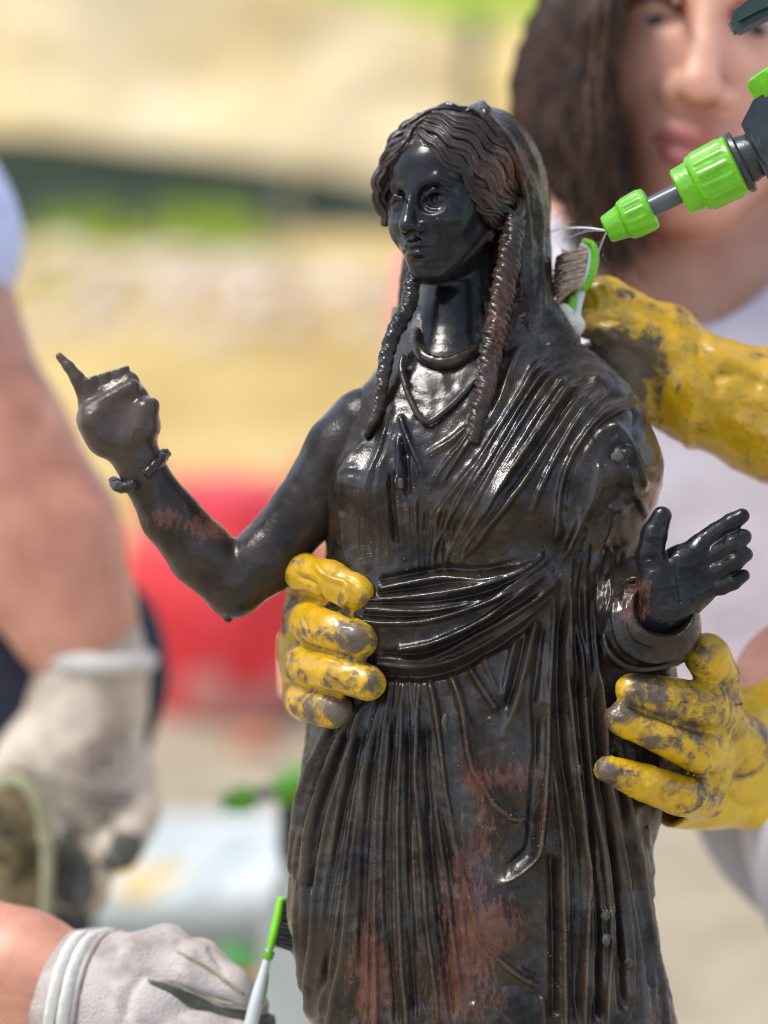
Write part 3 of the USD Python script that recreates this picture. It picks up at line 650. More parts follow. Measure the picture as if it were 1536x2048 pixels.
for pts, a, w, w2 in (([(1138, 1180), (1128, 1294), (1140, 1400), (1148, 1478), (1161, 1589), (1167, 1673), (1177, 1755), (1174, 1837), (1171, 1934), (1167, 2060), (1160, 2300)], 16, 9, 7), ([(1160, 1260), (1168, 1390), (1177, 1510), (1187, 1592), (1200, 1673), (1213, 1788), (1220, 1885), (1216, 1967), (1213, 2060), (1215, 2300)], 14, 9, 6),
                      ([(1195, 1330), (1203, 1400), (1213, 1510), (1229, 1608), (1246, 1706), (1262, 1804), (1280, 1902), (1291, 2060), (1300, 2300)], 15, 11, 7), ([(1240, 1560), (1259, 1608), (1278, 1706), (1291, 1804), (1307, 1902), (1334, 2060), (1350, 2300)], 13, 9, 7),
                      ([(1105, 1520), (1109, 1563), (1122, 1673), (1125, 1771), (1128, 1902), (1130, 2060), (1128, 2300)], 12, 8, 6), ([(1080, 1985), (1090, 2060), (1100, 2300)], 10, 10, 8), ([(1290, 1650), (1300, 1720), (1312, 1800)], 8, 7, 5),
                      ([(1145, 1650), (1150, 1760), (1150, 1880), (1146, 2040)], 7, 5, 5), ([(1190, 1700), (1196, 1800), (1195, 1920)], 6, 5, 5), ([(1238, 1780), (1250, 1880), (1258, 2000)], 7, 6, 5), ([(945, 2000), (960, 2060), (980, 2200)], 8, 10, 8)):
    st(pts, a, w, w2, taper=(.06, .06))
for pts in ([(1120, 1200), (1116, 1350), (1122, 1480), (1138, 1600), (1148, 1700), (1150, 1850), (1150, 2050)], [(1152, 1330), (1160, 1440), (1172, 1560), (1185, 1680), (1196, 1800), (1198, 1950), (1192, 2060)], [(1185, 1360), (1192, 1470), (1208, 1600), (1228, 1720), (1240, 1840), (1250, 2040)],
            [(1222, 1480), (1240, 1590), (1262, 1700), (1278, 1820), (1300, 1980)], [(1104, 1700), (1108, 1850), (1108, 2040)]):
    st(pts, -18, 9, taper=(.08, .06))
# crusts and pits of the surface
rs = np.random.default_rng(5)
for _ in range(90):
    fold.blob(rs.uniform(640, 1310), rs.uniform(820, 2040), rs.uniform(3, 7), rs.uniform(3, 8), rs.uniform(-4, 5))
for x, y, a in ((1232, 912, 14), (1190, 760, 9), (1120, 765, 8), (1210, 1830, 12), (1208, 1880, 13), (1252, 1925, 10), (1225, 1015, 8), (720, 940, 7), (805, 965, 8), (1285, 930, 6), (970, 1318, 8)):
    fold.blob(x, y, 11, 9, a)
fold.a += (2.2 * gaussian_filter(rs.normal(0, 1, fold.a.shape), (16, 1.6)) * 4 * np.clip((np.arange(fold.a.shape[0]) * 2 - 1340) / 60, 0, 1)[:, None]).astype(np.float32)
fold.a += (gaussian_filter(rs.normal(0, 1, fold.a.shape), 3) * 6).astype(np.float32)
fold.a += (gaussian_filter(rs.normal(0, 1, fold.a.shape), 9) * 12).astype(np.float32)
lump = gaussian_filter(rs.normal(0, 1, fold.a.shape), 6) * 6 * 2 * 1.77
gx_, gy_ = np.meshgrid(np.arange(fold.a.shape[1]) * 2, np.arange(fold.a.shape[0]) * 2)
fold.a += (np.abs(lump) * 3.2 * np.exp(-(((gx_ - 1225) / 85)**2 + ((gy_ - 880) / 190)**2)**1.5) - np.abs(lump) * 2.5 * np.exp(-(((gx_ - 1150) / 60)**2 + ((gy_ - 720) / 60)**2))).astype(np.float32)

pat = Relief()
for x, y, rx, ry, a in ((330, 1030, 60, 30, .55), (420, 1060, 45, 30, .75), (270, 900, 50, 60, .22), (1000, 640, 40, 170, .5), (985, 330, 70, 75, .42), (1040, 330, 40, 60, .35), (960, 1560, 60, 40, .55), (1040, 1550, 50, 30, .45), (975, 1640, 40, 40, .25),
                        (925, 1900, 60, 130, .60), (735, 1920, 40, 110, .55), (755, 2000, 40, 80, .45), (780, 1650, 30, 200, .25), (1010, 1850, 55, 60, .62), (930, 1740, 40, 130, .35), (1265, 1215, 45, 40, .6), (1290, 1170, 25, 30, .4), (1310, 1050, 30, 50, .22), (985, 1700, 50, 60, .25),
                        (1085, 1640, 14, 70, .45), (1000, 2000, 120, 60, .25), (1310, 1900, 18, 90, .3), (1110, 640, 20, 60, .1), (880, 2020, 60, 60, .3), (660, 1960, 40, 120, .2), (1180, 1900, 40, 200, .12)):
    pat.blob(x, y, rx, ry, a * .80)

def patina_of(v):
    return pat.at(v)

crest = Relief(); crest.a = np.clip((fold.a - gaussian_filter(fold.a, 2.6) - .55) / 2.6, 0, 1.5).astype(np.float32)

def bronze_part(name, m, mat=BRONZE, parent=None, wear=False):
    v_ = np.asarray(m[0])
    return obj(name, m, mat, parent or STATUE, vals={'patina': patina_of(v_), 'wear': crest.at(v_) if wear else np.zeros(len(v_))})

# robed body: rows of the outline, round in section, then the folds
rows = np.array([  # y, left, right, half depth, depth of the axis (px)
    (600, 850, 1010, 30, 20), (630, 815, 1080, 45, 20), (660, 798, 1128, 66, 15), (700, 778, 1184, 90, 8), (740, 752, 1228, 114, 0), (780, 720, 1262, 136, 0), (800, 706, 1276, 147, 0), (840, 688, 1292, 166, 0), (880, 676, 1305, 182, 0), (920, 670, 1322, 192, 0), (960, 666, 1318, 198, 0),
    (1000, 664, 1306, 199, 0), (1060, 655, 1298, 192, 0), (1110, 648, 1292, 182, 0), (1200, 645, 1290, 178, 0), (1300, 634, 1345, 182, 0), (1380, 622, 1360, 190, 0), (1440, 611, 1345, 196, 0), (1500, 606, 1330, 202, 0), (1560, 596, 1334, 206, 0),
    (1610, 589, 1330, 210, 0), (1650, 585, 1318, 211, 0), (1700, 583, 1304, 213, 0), (1760, 577, 1303, 216, 0), (1800, 572, 1308, 218, 0), (1840, 575, 1316, 220, 0), (1900, 590, 1324, 223, 0), (1950, 604, 1333, 226, 0), (2000, 617, 1344, 229, 0), (2048, 628, 1357, 232, 0), (2200, 650, 1380, 240, 0), (2640, 660, 1400, 250, 0)], float)
yy = np.concatenate([np.arange(600, 2070, 2.6), np.arange(2076, 2641, 12)])
prof = [np.interp(yy, rows[:, 0], rows[:, k]) for k in range(1, 5)]
prof = [gaussian_filter(p_, 3) for p_ in prof]
th_ = np.concatenate([np.linspace(-.12 * np.pi, 1.12 * np.pi, 520), np.linspace(1.12 * np.pi, 1.88 * np.pi, 82)[1:-1]])
ct, sn = np.cos(th_), np.sin(th_)
cx, sx = np.sign(ct) * np.abs(ct)**.92, np.sign(sn) * np.abs(sn)**.86
xc, hw = (prof[0] + prof[1]) / 2, (prof[1] - prof[0]) / 2
bx = xc[:, None] + hw[:, None] * cx[None]; bd = prof[3][:, None] - prof[2][:, None] * sx[None]
V = np.stack([(bx - 768) * U, DIST + bd * U, np.repeat(((1024 - yy) * U)[:, None], len(th_), 1)], -1)
nr, nc = len(yy), len(th_)
ii = np.arange(nr - 1)[:, None] * nc; jj = np.arange(nc)[None]; j2 = (jj + 1) % nc
q = np.stack([ii + jj, ii + nc + jj, ii + nc + j2, ii + j2], -1).reshape(-1, 4)
F = np.vstack([q[:, [0, 1, 2]], q[:, [0, 2, 3]]])
V = V.reshape(-1, 3)
V = np.vstack([V, V[:nc].mean(0), V[-nc:].mean(0)]); a = len(V) - 2; kk = np.arange(nc); k2 = (kk + 1) % nc
F = np.vstack([F, np.stack([np.full(nc, a), kk, k2], 1), np.stack([np.full(nc, a + 1), (nr - 1) * nc + k2, (nr - 1) * nc + kk], 1)])
N = normals(V, F)
if (N[:nr * nc] * (V[:nr * nc] - np.array([(985 - 768) * U, DIST, 0]))).sum(1)[:5000].mean() < 0: F = F[:, ::-1]; N = -N
V0 = V; V = V + N * (fold.at(V) * U)[:, None]
wear0 = crest.at(V0) * (.22 + .78 * np.clip((pix(V0)[1] - 1350) / 80, 0, 1))
obj('robe', (V, F), BRONZE, STATUE, vals={'patina': patina_of(V0), 'wear': wear0})

# ---- head: built about its own axes (u towards its left, v up, w forward), in photo-pixel units
def axes(yaw, pitch=0.0, roll=0.0):
    """yaw < 0 turns the face towards the left of the picture"""
    R = trimesh.transformations.rotation_matrix
    m = R(yaw, [0, 0, 1])[:3, :3] @ R(pitch, [1, 0, 0])[:3, :3] @ R(roll, [0, 1, 0])[:3, :3]
    return m @ np.array([[1, 0, 0], [0, 0, -1], [0, 1, 0]], float)      # columns: u, v, w in the working frame

def face(vol, o, A, s, w=1.0, full=True, lids=True, big=False):
    """head and face; o origin between the ears at eye level, A axes, s metres per unit"""
    L = lambda u, v, w_: o + A @ (np.array([u, v, w_]) * s)
    E = lambda c, r: ell(L(*c), np.array(r) * s, A)
    C = lambda a, b, ra, rb: cone(L(*a), L(*b), ra * s, rb * s)
    k = s
    vol.add(E((0, 48, -15), (108, 116, 136)), 1 * k); vol.add(E((0, -38, 42), (91 if big else 84, 122, 94)), 22 * k); vol.add(E((0, 55, 68), (74, 66, 62)), 28 * k)
    for g in (-1, 1):
        vol.add(C((68 * g, -72, 20), (20 * g, -140, 86), 24, 22), 26 * k); vol.add(E((55 * g if big else 50 * g, -46, 84), (36, 36, 30)), 26 * k)
    vol.add(E((0, -132, 102), (32, 31, 30)), 26 * k); vol.add(E((0, -92, 104), (46, 36, 36)), 18 * k)
    for g in (-1, 1):
        if big:
            vol.add(E((82 * g, -8, 60), (17, 36, 36)), 14 * k)
            vol.add(C((14 * g, 24, 122), (52 * g, 34, 111), 8, 8), 14 * k); vol.add(C((52 * g, 34, 111), (84 * g, 15, 74), 8, 8), 14 * k)
            vol.add(E((48 * g, -4, 127), (38, 30, 17)), 8 * k, cut=True); vol.add(E((48 * g, -8, 83.5), (37, 33, 31)), 2 * k)
            vol.chain([L(16 * g, -13, 115), L(30 * g, 5, 123), L(47 * g, 12, 122), L(65 * g, 4, 110), L(80 * g, -13, 92)], np.array([3.6, 4.8, 5.4, 5, 3.8]) * s, 2.5 * k)
            vol.chain([L(16 * g, -13, 115), L(32 * g, -24, 117), L(49 * g, -28, 114), L(66 * g, -23, 103), L(80 * g, -13, 90)], np.array([3.4, 4, 4.2, 4, 3.4]) * s, 2.5 * k)
            vol.add(ell(L(43 * g, -6, 120), 8 * s), 2 * k, cut=True)
            continue
        vol.add(C((16 * g, 22, 124), (50 * g, 29, 113), 8, 8), 12 * k); vol.add(C((50 * g, 29, 113), (76 * g, 16, 80), 8, 8), 12 * k)
        vol.add(E((42 * g, 1, 127), (27, 14, 17)), 10 * k, cut=True)
        vol.add(E((41 * g, -1, 93), (25, 23, 24)), 2 * k)
        if lids:
            vol.chain([L(19 * g, -5, 113), L(30 * g, 4, 119), L(44 * g, 6, 118), L(58 * g, 2, 110), L(68 * g, -6, 99)], np.array([3.4, 4.2, 4.4, 4.2, 3.4]) * s, 3 * k)
            vol.chain([L(19 * g, -5, 113), L(32 * g, -11, 115), L(46 * g, -12, 113), L(58 * g, -9, 107), L(68 * g, -6, 99)], np.array([3.2, 3.6, 3.8, 3.6, 3.2]) * s, 3 * k)
    vol.add(C((0, 30, 119), (0, -50, 156), 11, 13), 12 * k); vol.add(E((0, -54, 155), (16, 14, 15)), 8 * k)
    for g in (-1, 1):
        vol.add(E((18 * g, -60, 136), (12, 11, 14)), 8 * k); vol.add(E((9 * g, -70, 146), (6, 5, 8)), 4 * k, cut=True)
    vol.chain([L(-32, -100, 123), L(-14, -91, 138), L(0, -93, 142), L(14, -91, 138), L(32, -100, 123)], np.array([4, 8, 8, 8, 4]) * s, 6 * k)
    vol.chain([L(-28, -103, 124), L(-11, -110, 136), L(0, -111, 138), L(11, -110, 136), L(28, -103, 124)], np.array([4, 8.5, 9, 8.5, 4]) * s, 6 * k)
    vol.chain([L(-33, -100, 127), L(-12, -100, 146), L(0, -101, 149), L(12, -100, 146), L(33, -100, 127)], np.array([2.5, 3, 3.2, 3, 2.5]) * s, 3 * k, cut=True)
    vol.add(C((-12, -121, 142), (12, -121, 142), 5, 5), 10 * k, cut=True)
    vol.add(C((0, -78, 150), (0, -86, 150), 3, 3), 6 * k, cut=True)
    return L

HO = np.array([(902 - 768) * U, DIST + 8 * U, (1024 - 402) * U])
HA = axes(math.radians(-37), math.radians(3), math.radians(-4))
hv = Vol(HO - np.array([190, 200, 330]) * U, HO + np.array([190, 180, 200]) * U, 2.3 * U)
HL = face(hv, HO, HA, U, big=True)
hv.add(cone(P(915, 480, .02), P(908, 640, .005), 74 * U, 70 * U), 22 * U); hv.add(cone(P(908, 640, .005), P(905, 730, .0), 70 * U, 95 * U), 22 * U)
hv.add(ell(P(925, 745, 0.0), np.array([125, 105, 60]) * U), 30 * U)
hm = rough(relax(hv.smooth(.7).mesh(), 1), .00010, 300, 3)
bronze_part('head', hm, FACE)

# ---- hair: a mass with a face opening, then combed waves laid over it
hair = Vol(HO - np.array([200, 220, 160]) * U, HO + np.array([200, 190, 210]) * U, 2.6 * U)
hair.add(ell(HL(0, 50, -15), np.array([120, 124, 146]) * U, HA), 1 * U)
for g in (-1, 1):
    hair.add(ell(HL(100 * g, -12, 2), np.array([24, 52, 42]) * U, HA), 24 * U)
hair.add(ell(HL(-100, 4, 34), np.array([22, 72, 44]) * U, HA), 20 * U)
hair.add(ell(HL(0, -42, 168), np.array([86, 152, 164]) * U, HA), 10 * U, cut=True)
hair.add(ell(HL(0, -200, 60), np.array([100, 130, 130]) * U, HA), 20 * U, cut=True)
hmesh = rough(hair.mesh(), .0004, 500, 8)
HAIR = bronze_part('hair', hmesh, HAIRB)

both = Vol(hair.lo, hair.lo + (hair.n - 1) * hair.h, hair.h)
both.f = np.minimum(hair.f, map_coordinates(hv.f, np.moveaxis((np.stack(np.meshgrid(*[hair.lo[d] + np.arange(hair.n[d]) * hair.h for d in range(3)], indexing='ij'), -1) - hv.lo) / hv.h, -1, 0), order=1, cval=.05))

def on_head(pts, sink=0.0):
    c = spline(np.asarray(pts, float), 28)
    d = both.hit(c[:, 0], c[:, 1])
    ok = np.isfinite(d)
    if ok.sum() < 2: d = np.full(len(c), .005); ok = np.ones(len(c), bool)
    d = np.interp(np.arange(len(c)), np.where(ok)[0], d[ok]); d = gaussian_filter(d, 2)
    return np.stack([P(c[k, 0], c[k, 1], d[k] + sink) for k in range(len(c))])

def wave(pts, r, amp=5, per=3.5, ph=0, sink=.0002, grooves=6):
    c = spline(np.asarray(pts, float), 30); T = np.gradient(c, axis=0); T /= np.linalg.norm(T, axis=1, keepdims=True)
    t = np.linspace(0, 1, 30); c = c + np.stack([-T[:, 1], T[:, 0]], 1) * (amp * np.sin(2 * np.pi * per * t + ph) * np.minimum(1, 4 * t))[:, None]
    p_ = on_head(c, sink)
    rr = np.interp(t, [0, .12, .8, 1], [.6, 1, 1, .55]) * r * 1.12 * U
    return tube(p_, rr, seg=36, n=90, grooves=grooves, twist=.55, depth=.40, power=.7)

c1 = lambda a: [(720 + x * .2734, 170 + y * .2734) for x, y in a]
locks = []
for k_, (pts, r) in enumerate((
        ([(440, 345), (520, 420), (600, 510), (700, 590), (780, 680), (850, 780), (950, 860), (1060, 920), (1090, 975)], 14), ([(455, 290), (540, 345), (640, 405), (740, 480), (830, 570), (900, 660), (970, 770), (1060, 850), (1120, 930)], 14),
        ([(480, 250), (600, 300), (740, 385), (850, 480), (940, 580), (1010, 690), (1080, 800), (1120, 860)], 14), ([(520, 220), (660, 265), (800, 350), (930, 450), (1040, 560), (1110, 680), (1140, 760)], 14), ([(590, 215), (740, 255), (880, 330), (1000, 430), (1110, 545), (1170, 650)], 13),
        ([(420, 310), (340, 400), (270, 450), (210, 500), (160, 570)], 12), ([(405, 280), (320, 350), (250, 410), (190, 470)], 12), ([(350, 420), (260, 500), (180, 580), (145, 680), (140, 790)], 13), ([(300, 500), (215, 600), (170, 700), (155, 800), (170, 920), (195, 1030)], 14),
        ([(150, 600), (135, 700), (135, 800), (150, 900), (185, 1010)], 10), ([(240, 560), (195, 660), (185, 780), (190, 900), (200, 1010)], 9), ([(460, 225), (380, 275), (310, 340), (265, 400)], 10),
        ([(1150, 700), (1170, 800), (1150, 900), (1100, 980), (1020, 1010)], 13), ([(1190, 680), (1215, 800), (1210, 900), (1180, 1000), (1130, 1080)], 13), ([(1090, 960), (1040, 1000), (980, 1000), (930, 950)], 11), ([(1200, 980), (1150, 1060), (1080, 1110), (1010, 1130)], 14),
        ([(1010, 1010), (960, 1050), (940, 1120), (960, 1190)], 12), ([(800, 800), (880, 880), (980, 940), (1060, 990)], 11), ([(1120, 880), (1160, 940), (1140, 1010), (1080, 1050)], 12), ([(1060, 700), (1110, 780), (1130, 870), (1090, 950)], 12), ([(1100, 560), (1150, 640), (1190, 720), (1215, 820)], 11))):
    locks.append(wave(c1(pts), r, amp=5 if r > 12 else 3, per=len(pts) * .42, ph=k_ * 1.3))
for m in locks:
    obj('lock', m, HAIRB, HAIR, vals={'patina': patina_of(m[0])})
bands = []
for off in (0, 11):
    pts = [(820, 246 + off), (854, 224 + off), (890, 216 + off), (928, 221 + off), (961, 235 + off), (993, 259 + off), (1021, 287 + off), (1040, 315 + off)]
    bands.append(tube(on_head(pts, -.0048), 4.6 * U, seg=10, n=60))
bronze_part('diadem', join(bands), HAIRB)

# ---- veil: a shell behind the face falling to the shoulders
vl = Vol(HO - np.array([260, 220, 400]) * U, HO + np.array([260, 260, 260]) * U, 2.6 * U)
vl.add(ell(HL(2, 58, -55), np.array([139, 141, 186]) * U, HA), 1 * U)
vl.add(cone(P(953, 420, .026), P(946, 560, .028), 146 * U, 153 * U), 24 * U)
vl.add(cone(P(946, 560, .028), P(934, 740, .032), 153 * U, 172 * U), 30 * U)
vl.add(cone(P(1040, 600, .012), P(1085, 720, .005), 60 * U, 90 * U), 26 * U)
# open in front of the face: everything ahead of a slanted plane goes, then the hollow round the neck
def ahead(x, y, z):
    p = [x - HO[0], y - HO[1], z - HO[2]]; v_, w_ = ((p[0] * HA[0][k] + p[1] * HA[1][k] + p[2] * HA[2][k]) / U for k in (1, 2))
    return (-(w_ - (-72 + .36 * np.maximum(v_, 0) - .10 * np.minimum(v_ + 60, 0)))) * U * .94
vl.add((ahead, HO - np.array([170, 170, 190]) * U, HO + np.array([230, 170, 230]) * U), 3 * U, cut=True)
vl.add(ell(HL(0, -230, 150), np.array([108, 190, 178]) * U, HA), 6 * U, cut=True)
vl.add(ell(HL(0, -15, 190), np.array([116, 148, 205]) * U, HA), 6 * U, cut=True)
vm = vl.mesh()
vf = Relief(h=800)
for pts, a_, w_ in (([(890, 197), (925, 205), (955, 203), (985, 250), (1020, 300), (1045, 350), (1058, 430), (1062, 540), (1064, 640)], 5, 8), ([(965, 200), (1010, 232), (1050, 290), (1075, 360), (1082, 450), (1084, 560), (1090, 650)], 7, 6), ([(960, 200), (975, 245), (1000, 290)], 8, 8),
                    ([(1000, 218), (1045, 262), (1080, 325), (1094, 400), (1096, 520), (1100, 620)], 6, 6), ([(1000, 260), (1035, 320), (1060, 400), (1072, 500)], -6, 5), ([(1040, 280), (1070, 345), (1088, 430), (1090, 540)], -6, 5), ([(925, 205), (945, 235), (975, 262)], -8, 9), ([(1060, 300), (1082, 380), (1086, 480)], 4, 4)):
    vf.stroke(pts, a_, w_)
vf.blob(890, 205, 22, 16, 6); vf.blob(926, 205, 14, 22, -9)
vv = vm[0]; vn = normals(*vm)
vv = vv + vn * (vf.at(vv) * U)[:, None]
bronze_part('veil', rough((vv, vm[1]), .0004, 400, 5))

# ---- twisted locks, torc, neckline
def braid(pts, r, ds, name='braid', mat=HAIRB, twist=10.0, dep=.17):
    p_ = np.array([P(x, y, d * U) for (x, y), d in zip(pts, ds)])
    bronze_part(name, tube(p_, np.array(r) * U, seg=40, n=420, grooves=4, twist=twist, depth=dep, wob=.4, seed=len(pts), power=.75), mat)
braid([(836, 520), (824, 572), (817, 610), (789, 665), (773, 714), (765, 763), (754, 823), (733, 874)], [14, 16, 17, 17, 16, 14, 11, 6], [-40, -58, -70, -88, -98, -112, -125, -128], mat=BRONZE, dep=.10)
braid([(1030, 440), (1022, 490), (1013, 540), (1003, 599), (994, 640), (984, 695), (976, 747), (967, 791), (954, 837), (946, 888)], [20, 24, 25, 25, 25, 24, 23, 21, 18, 13], [-60, -85, -95, -102, -108, -120, -135, -152, -168, -186])
def ring(pts, r, ds, name, mat=BRONZE, flat=1.0, **kw):
    bronze_part(name, tube(np.array([P(x, y, d * U) for (x, y), d in zip(pts, ds)]), r * U, seg=14, n=90, flat=flat, wob=.15, seed=3, **kw), mat)
ring([(868, 640), (842, 655), (834, 680), (846, 711), (884, 726), (928, 713), (966, 688), (990, 655), (985, 630)], 13.5, [40, 0, -44, -86, -108, -102, -68, -22, 20], 'torc')
ring([(806, 712), (803, 740), (818, 792), (838, 831), (858, 843), (884, 826), (914, 800), (950, 760), (975, 720)], 6.5, [-96, -116, -144, -164, -170, -165, -152, -128, -100], 'neckline')

# ---- raised right arm (left in the picture)
av = Vol(P(95, 1290, 0) - np.array([0, .05, 0]), P(760, 690, 0) + np.array([.01, .05, 0]), 2.8 * U)
Q = lambda x, y, d=0: P(x, y, d * U)
av.chain([Q(735, 858, 0), Q(688, 905, 0), Q(610, 1022, 0), (Q(530, 1120, -4)), Q(468, 1172, -8)], np.array([84, 78, 67, 68, 62]) * U, 14 * U)
av.chain([Q(468, 1172, -8), Q(404, 1108, -12), Q(340, 1032, -26), Q(292, 955, -40), Q(272, 912, -46)], np.array([60, 66, 58, 46, 44]) * U, 12 * U)
av.add(cone(Q(462, 1190, -6), Q(454, 1226, -4), 24 * U, 10 * U), 14 * U); av.add(ell(Q(456, 1236, -4), 10 * U), 4 * U)
av.add(cone(Q(486, 1078, -75), Q(493, 1128, -80), 3 * U, 2 * U), 6 * U, cut=True)
av.chain([Q(272, 912, -46), Q(250, 872, -48), Q(232, 842, -50)], np.array([46, 54, 50]) * U, 14 * U)
av.add(cone(Q(190, 838, -46), Q(262, 800, -50), 37 * U, 37 * U), 16 * U); av.add(cone(Q(214, 868, -48), Q(276, 846, -52), 42 * U, 44 * U), 20 * U)
av.add(cone(Q(284, 848, -74), Q(292, 822, -80), 38 * U, 26 * U), 12 * U); av.add(cone(Q(294, 820, -76), Q(306, 808, -76), 17 * U, 12 * U), 10 * U)
av.add(cone(Q(188, 842, -72), Q(206, 880, -66), 30 * U, 30 * U), 16 * U)
av.add(ell(Q(232, 838, -132), np.array([36, 40, 44]) * U), 24 * U, cut=True)
av.add(cone(Q(176, 822, -70), Q(264, 776, -76), 15 * U, 17 * U), 8 * U)
av.chain([Q(176, 806, -46), Q(218, 788, -48), Q(256, 766, -48)], np.array([20, 24, 24]) * U, 8 * U)
for x0, y0, x1, y1, r in ((190, 788, 180, 750, 20), (215, 778, 210, 735, 19), (240, 764, 240, 722, 20)):
    av.add(cone(Q(x0, y0, -46), Q(x1, y1, -48), r * U, (r - 1) * U), 4 * U)
av.add(half(Q(222, 741, -46), np.array([-.30, -.12, 1.0]), Q(160, 800, -160), Q(300, 690, 100)), 2.5 * U, cut=True)
av.chain([Q(172, 796, -46), Q(155, 757, -48), Q(137, 733, -46), Q(119, 713, -42)], np.array([16, 14, 11, 8.5]) * U, 6 * U)
av.add(cone(Q(196, 885, -120), Q(262, 830, -126), 6 * U, 6 * U), 10 * U, cut=True)
am = rough(relax(av.smooth(.6).mesh(), 1), .00022, 120, 21)
ax_, ay_ = pix(am[0]); dusty = np.clip((1010 - ay_ - .0 * ax_) / 160, 0, 1) * np.clip((420 - ax_) / 80, 0, 1)
obj('arm', am, ARMB, STATUE, vals={'patina': patina_of(am[0]), 'wear': 1.7 * dusty})
bronze_part('bracelet', tube(np.array([Q(229, 962, -30), Q(240, 975, -72), Q(272, 968, -96)]), 12 * U, seg=16, n=40, wob=.3, grooves=5, twist=.8, depth=.2), ARMB)
bronze_part('bracelet', tube(np.array([Q(292, 948, -98), Q(316, 926, -80), Q(331, 906, -38)]), 12 * U, seg=16, n=40, wob=.3, seed=5, grooves=5, twist=.8, depth=.2), ARMB)

# ---- left forearm under the mantle, sleeve rim, open hand
sv = Vol(P(1150, 1420, 0) - np.array([0, .085, 0]), P(1440, 1090, 0) + np.array([0, .03, 0]), 2.6 * U)
sv.chain([Q(1215, 1150, -40), Q(1262, 1225, -110), Q(1306, 1250, -165)], np.array([78, 88, 88]) * U, 16 * U)
sv.add(ell(Q(1304, 1252, -196), np.array([96, 80, 88]) * U), 14 * U)
sv.add(ell(Q(1330, 1214, -268), np.array([60, 84, 58]) * U), 6 * U, cut=True)
for pts_, a_ in (([Q(1200, 1180, -120), Q(1225, 1275, -205), Q(1290, 1310, -250)], 6), ([Q(1240, 1160, -130), Q(1236, 1210, -200)], 5)):
    sv.chain(pts_, np.array([a_] * len(pts_)) * U, 10 * U)
sr = Relief()
for pts, a, w in (([(1238, 1160), (1228, 1230), (1246, 1290), (1300, 1320), (1352, 1312)], 7, 6), ([(1222, 1150), (1216, 1230), (1232, 1296), (1280, 1330)], -7, 5), ([(1252, 1180), (1246, 1240), (1266, 1284), (1318, 1304)], -6, 5), ([(1205, 1120), (1196, 1200), (1210, 1290)], 7, 6), ([(1270, 1150), (1250, 1185), (1252, 1230)], 6, 6), ([(1186, 1130), (1180, 1220), (1196, 1300)], -6, 6)):
    sr.stroke(pts, a, w)
sm = rough(relax(sv.smooth(1).mesh(), 1), .0006, 130, 33)
bronze_part('sleeve', (sm[0] + normals(*sm) * (sr.at(sm[0]) * U)[:, None], sm[1]))
ring([(1222, 1195), (1211, 1240), (1212, 1290), (1236, 1323), (1274, 1338), (1322, 1334), (1358, 1318), (1382, 1284), (1393, 1248)], 5.5, [-176, -200, -222, -236, -244, -240, -228, -206, -180], 'sleeve_rim')
ring([(1262, 1235), (1274, 1256), (1304, 1277), (1345, 1279), (1372, 1262), (1386, 1236)], 4, [-236, -248, -252, -244, -228, -206], 'sleeve_rim')
ring([(1240, 1176), (1256, 1162), (1276, 1158), (1290, 1166)], 7, [-186, -198, -204, -206], 'sleeve_rim')

gv = Vol(P(1230, 1310, 0) - np.array([0, .085, 0]), P(1520, 990, 0) + np.array([.008, .0, 0]), 1.9 * U)
gv.chain([Q(1286, 1245, -150), Q(1312, 1222, -196), Q(1330, 1195, -206)], np.array([54, 52, 46]) * U, 10 * U)
gv.chain([Q(1318, 1165, -204), Q(1365, 1130, -208), Q(1396, 1108, -208)], np.array([46, 38, 30]) * U, 14 * U)
gv.chain([Q(1330, 1205, -204), Q(1375, 1190, -208), Q(1404, 1172, -210)], np.array([44, 38, 30]) * U, 14 * U)
gv.add(cone(Q(1398, 1104, -208), Q(1402, 1180, -210), 28 * U, 28 * U), 10 * U)
gv.add(ell(Q(1316, 1170, -238), np.array([38, 26, 44]) * U), 12 * U); gv.add(ell(Q(1338, 1218, -232), np.array([44, 26, 34]) * U), 12 * U)
gv.chain([Q(1310, 1160, -216), Q(1300, 1110, -226), Q(1308, 1070, -230), Q(1324, 1032, -232)], np.array([34, 27, 25, 19]) * U, 7 * U)
for pts, rr, dd in (([(1398, 1092), (1432, 1066), (1462, 1046), (1484, 1032)], [23, 20, 18.5, 15], [-208, -214, -224, -228]), ([(1404, 1120), (1440, 1104), (1466, 1088), (1487, 1074)], [20, 19, 19, 16], [-214, -226, -240, -236]),
                    ([(1406, 1148), (1442, 1140), (1470, 1124), (1491, 1109)], [19, 18, 17, 14.5], [-216, -230, -244, -238]), ([(1402, 1178), (1442, 1172), (1466, 1164), (1487, 1151)], [19, 17.5, 15.5, 12.5], [-214, -224, -234, -230])):
    gv.chain([Q(x, y, d) for (x, y), d in zip(pts, dd)], np.array(rr) * U, 4.5 * U)
for a_, b_, r_ in (((1352, 1100), (1360, 1205), 2.5), ((1403, 1082), (1410, 1180), 3.0), ((1290, 1118), (1325, 1112), 2.5), ((1418, 1066), (1440, 1084), 2.2)):
    gv.add(cone(Q(*a_, -250), Q(*b_, -250), r_ * U, r_ * U), 6 * U, cut=True)
gm = rough(relax(gv.smooth(.9).mesh(), 1), .00018, 500, 41)
bronze_part('hand', gm, FACE)

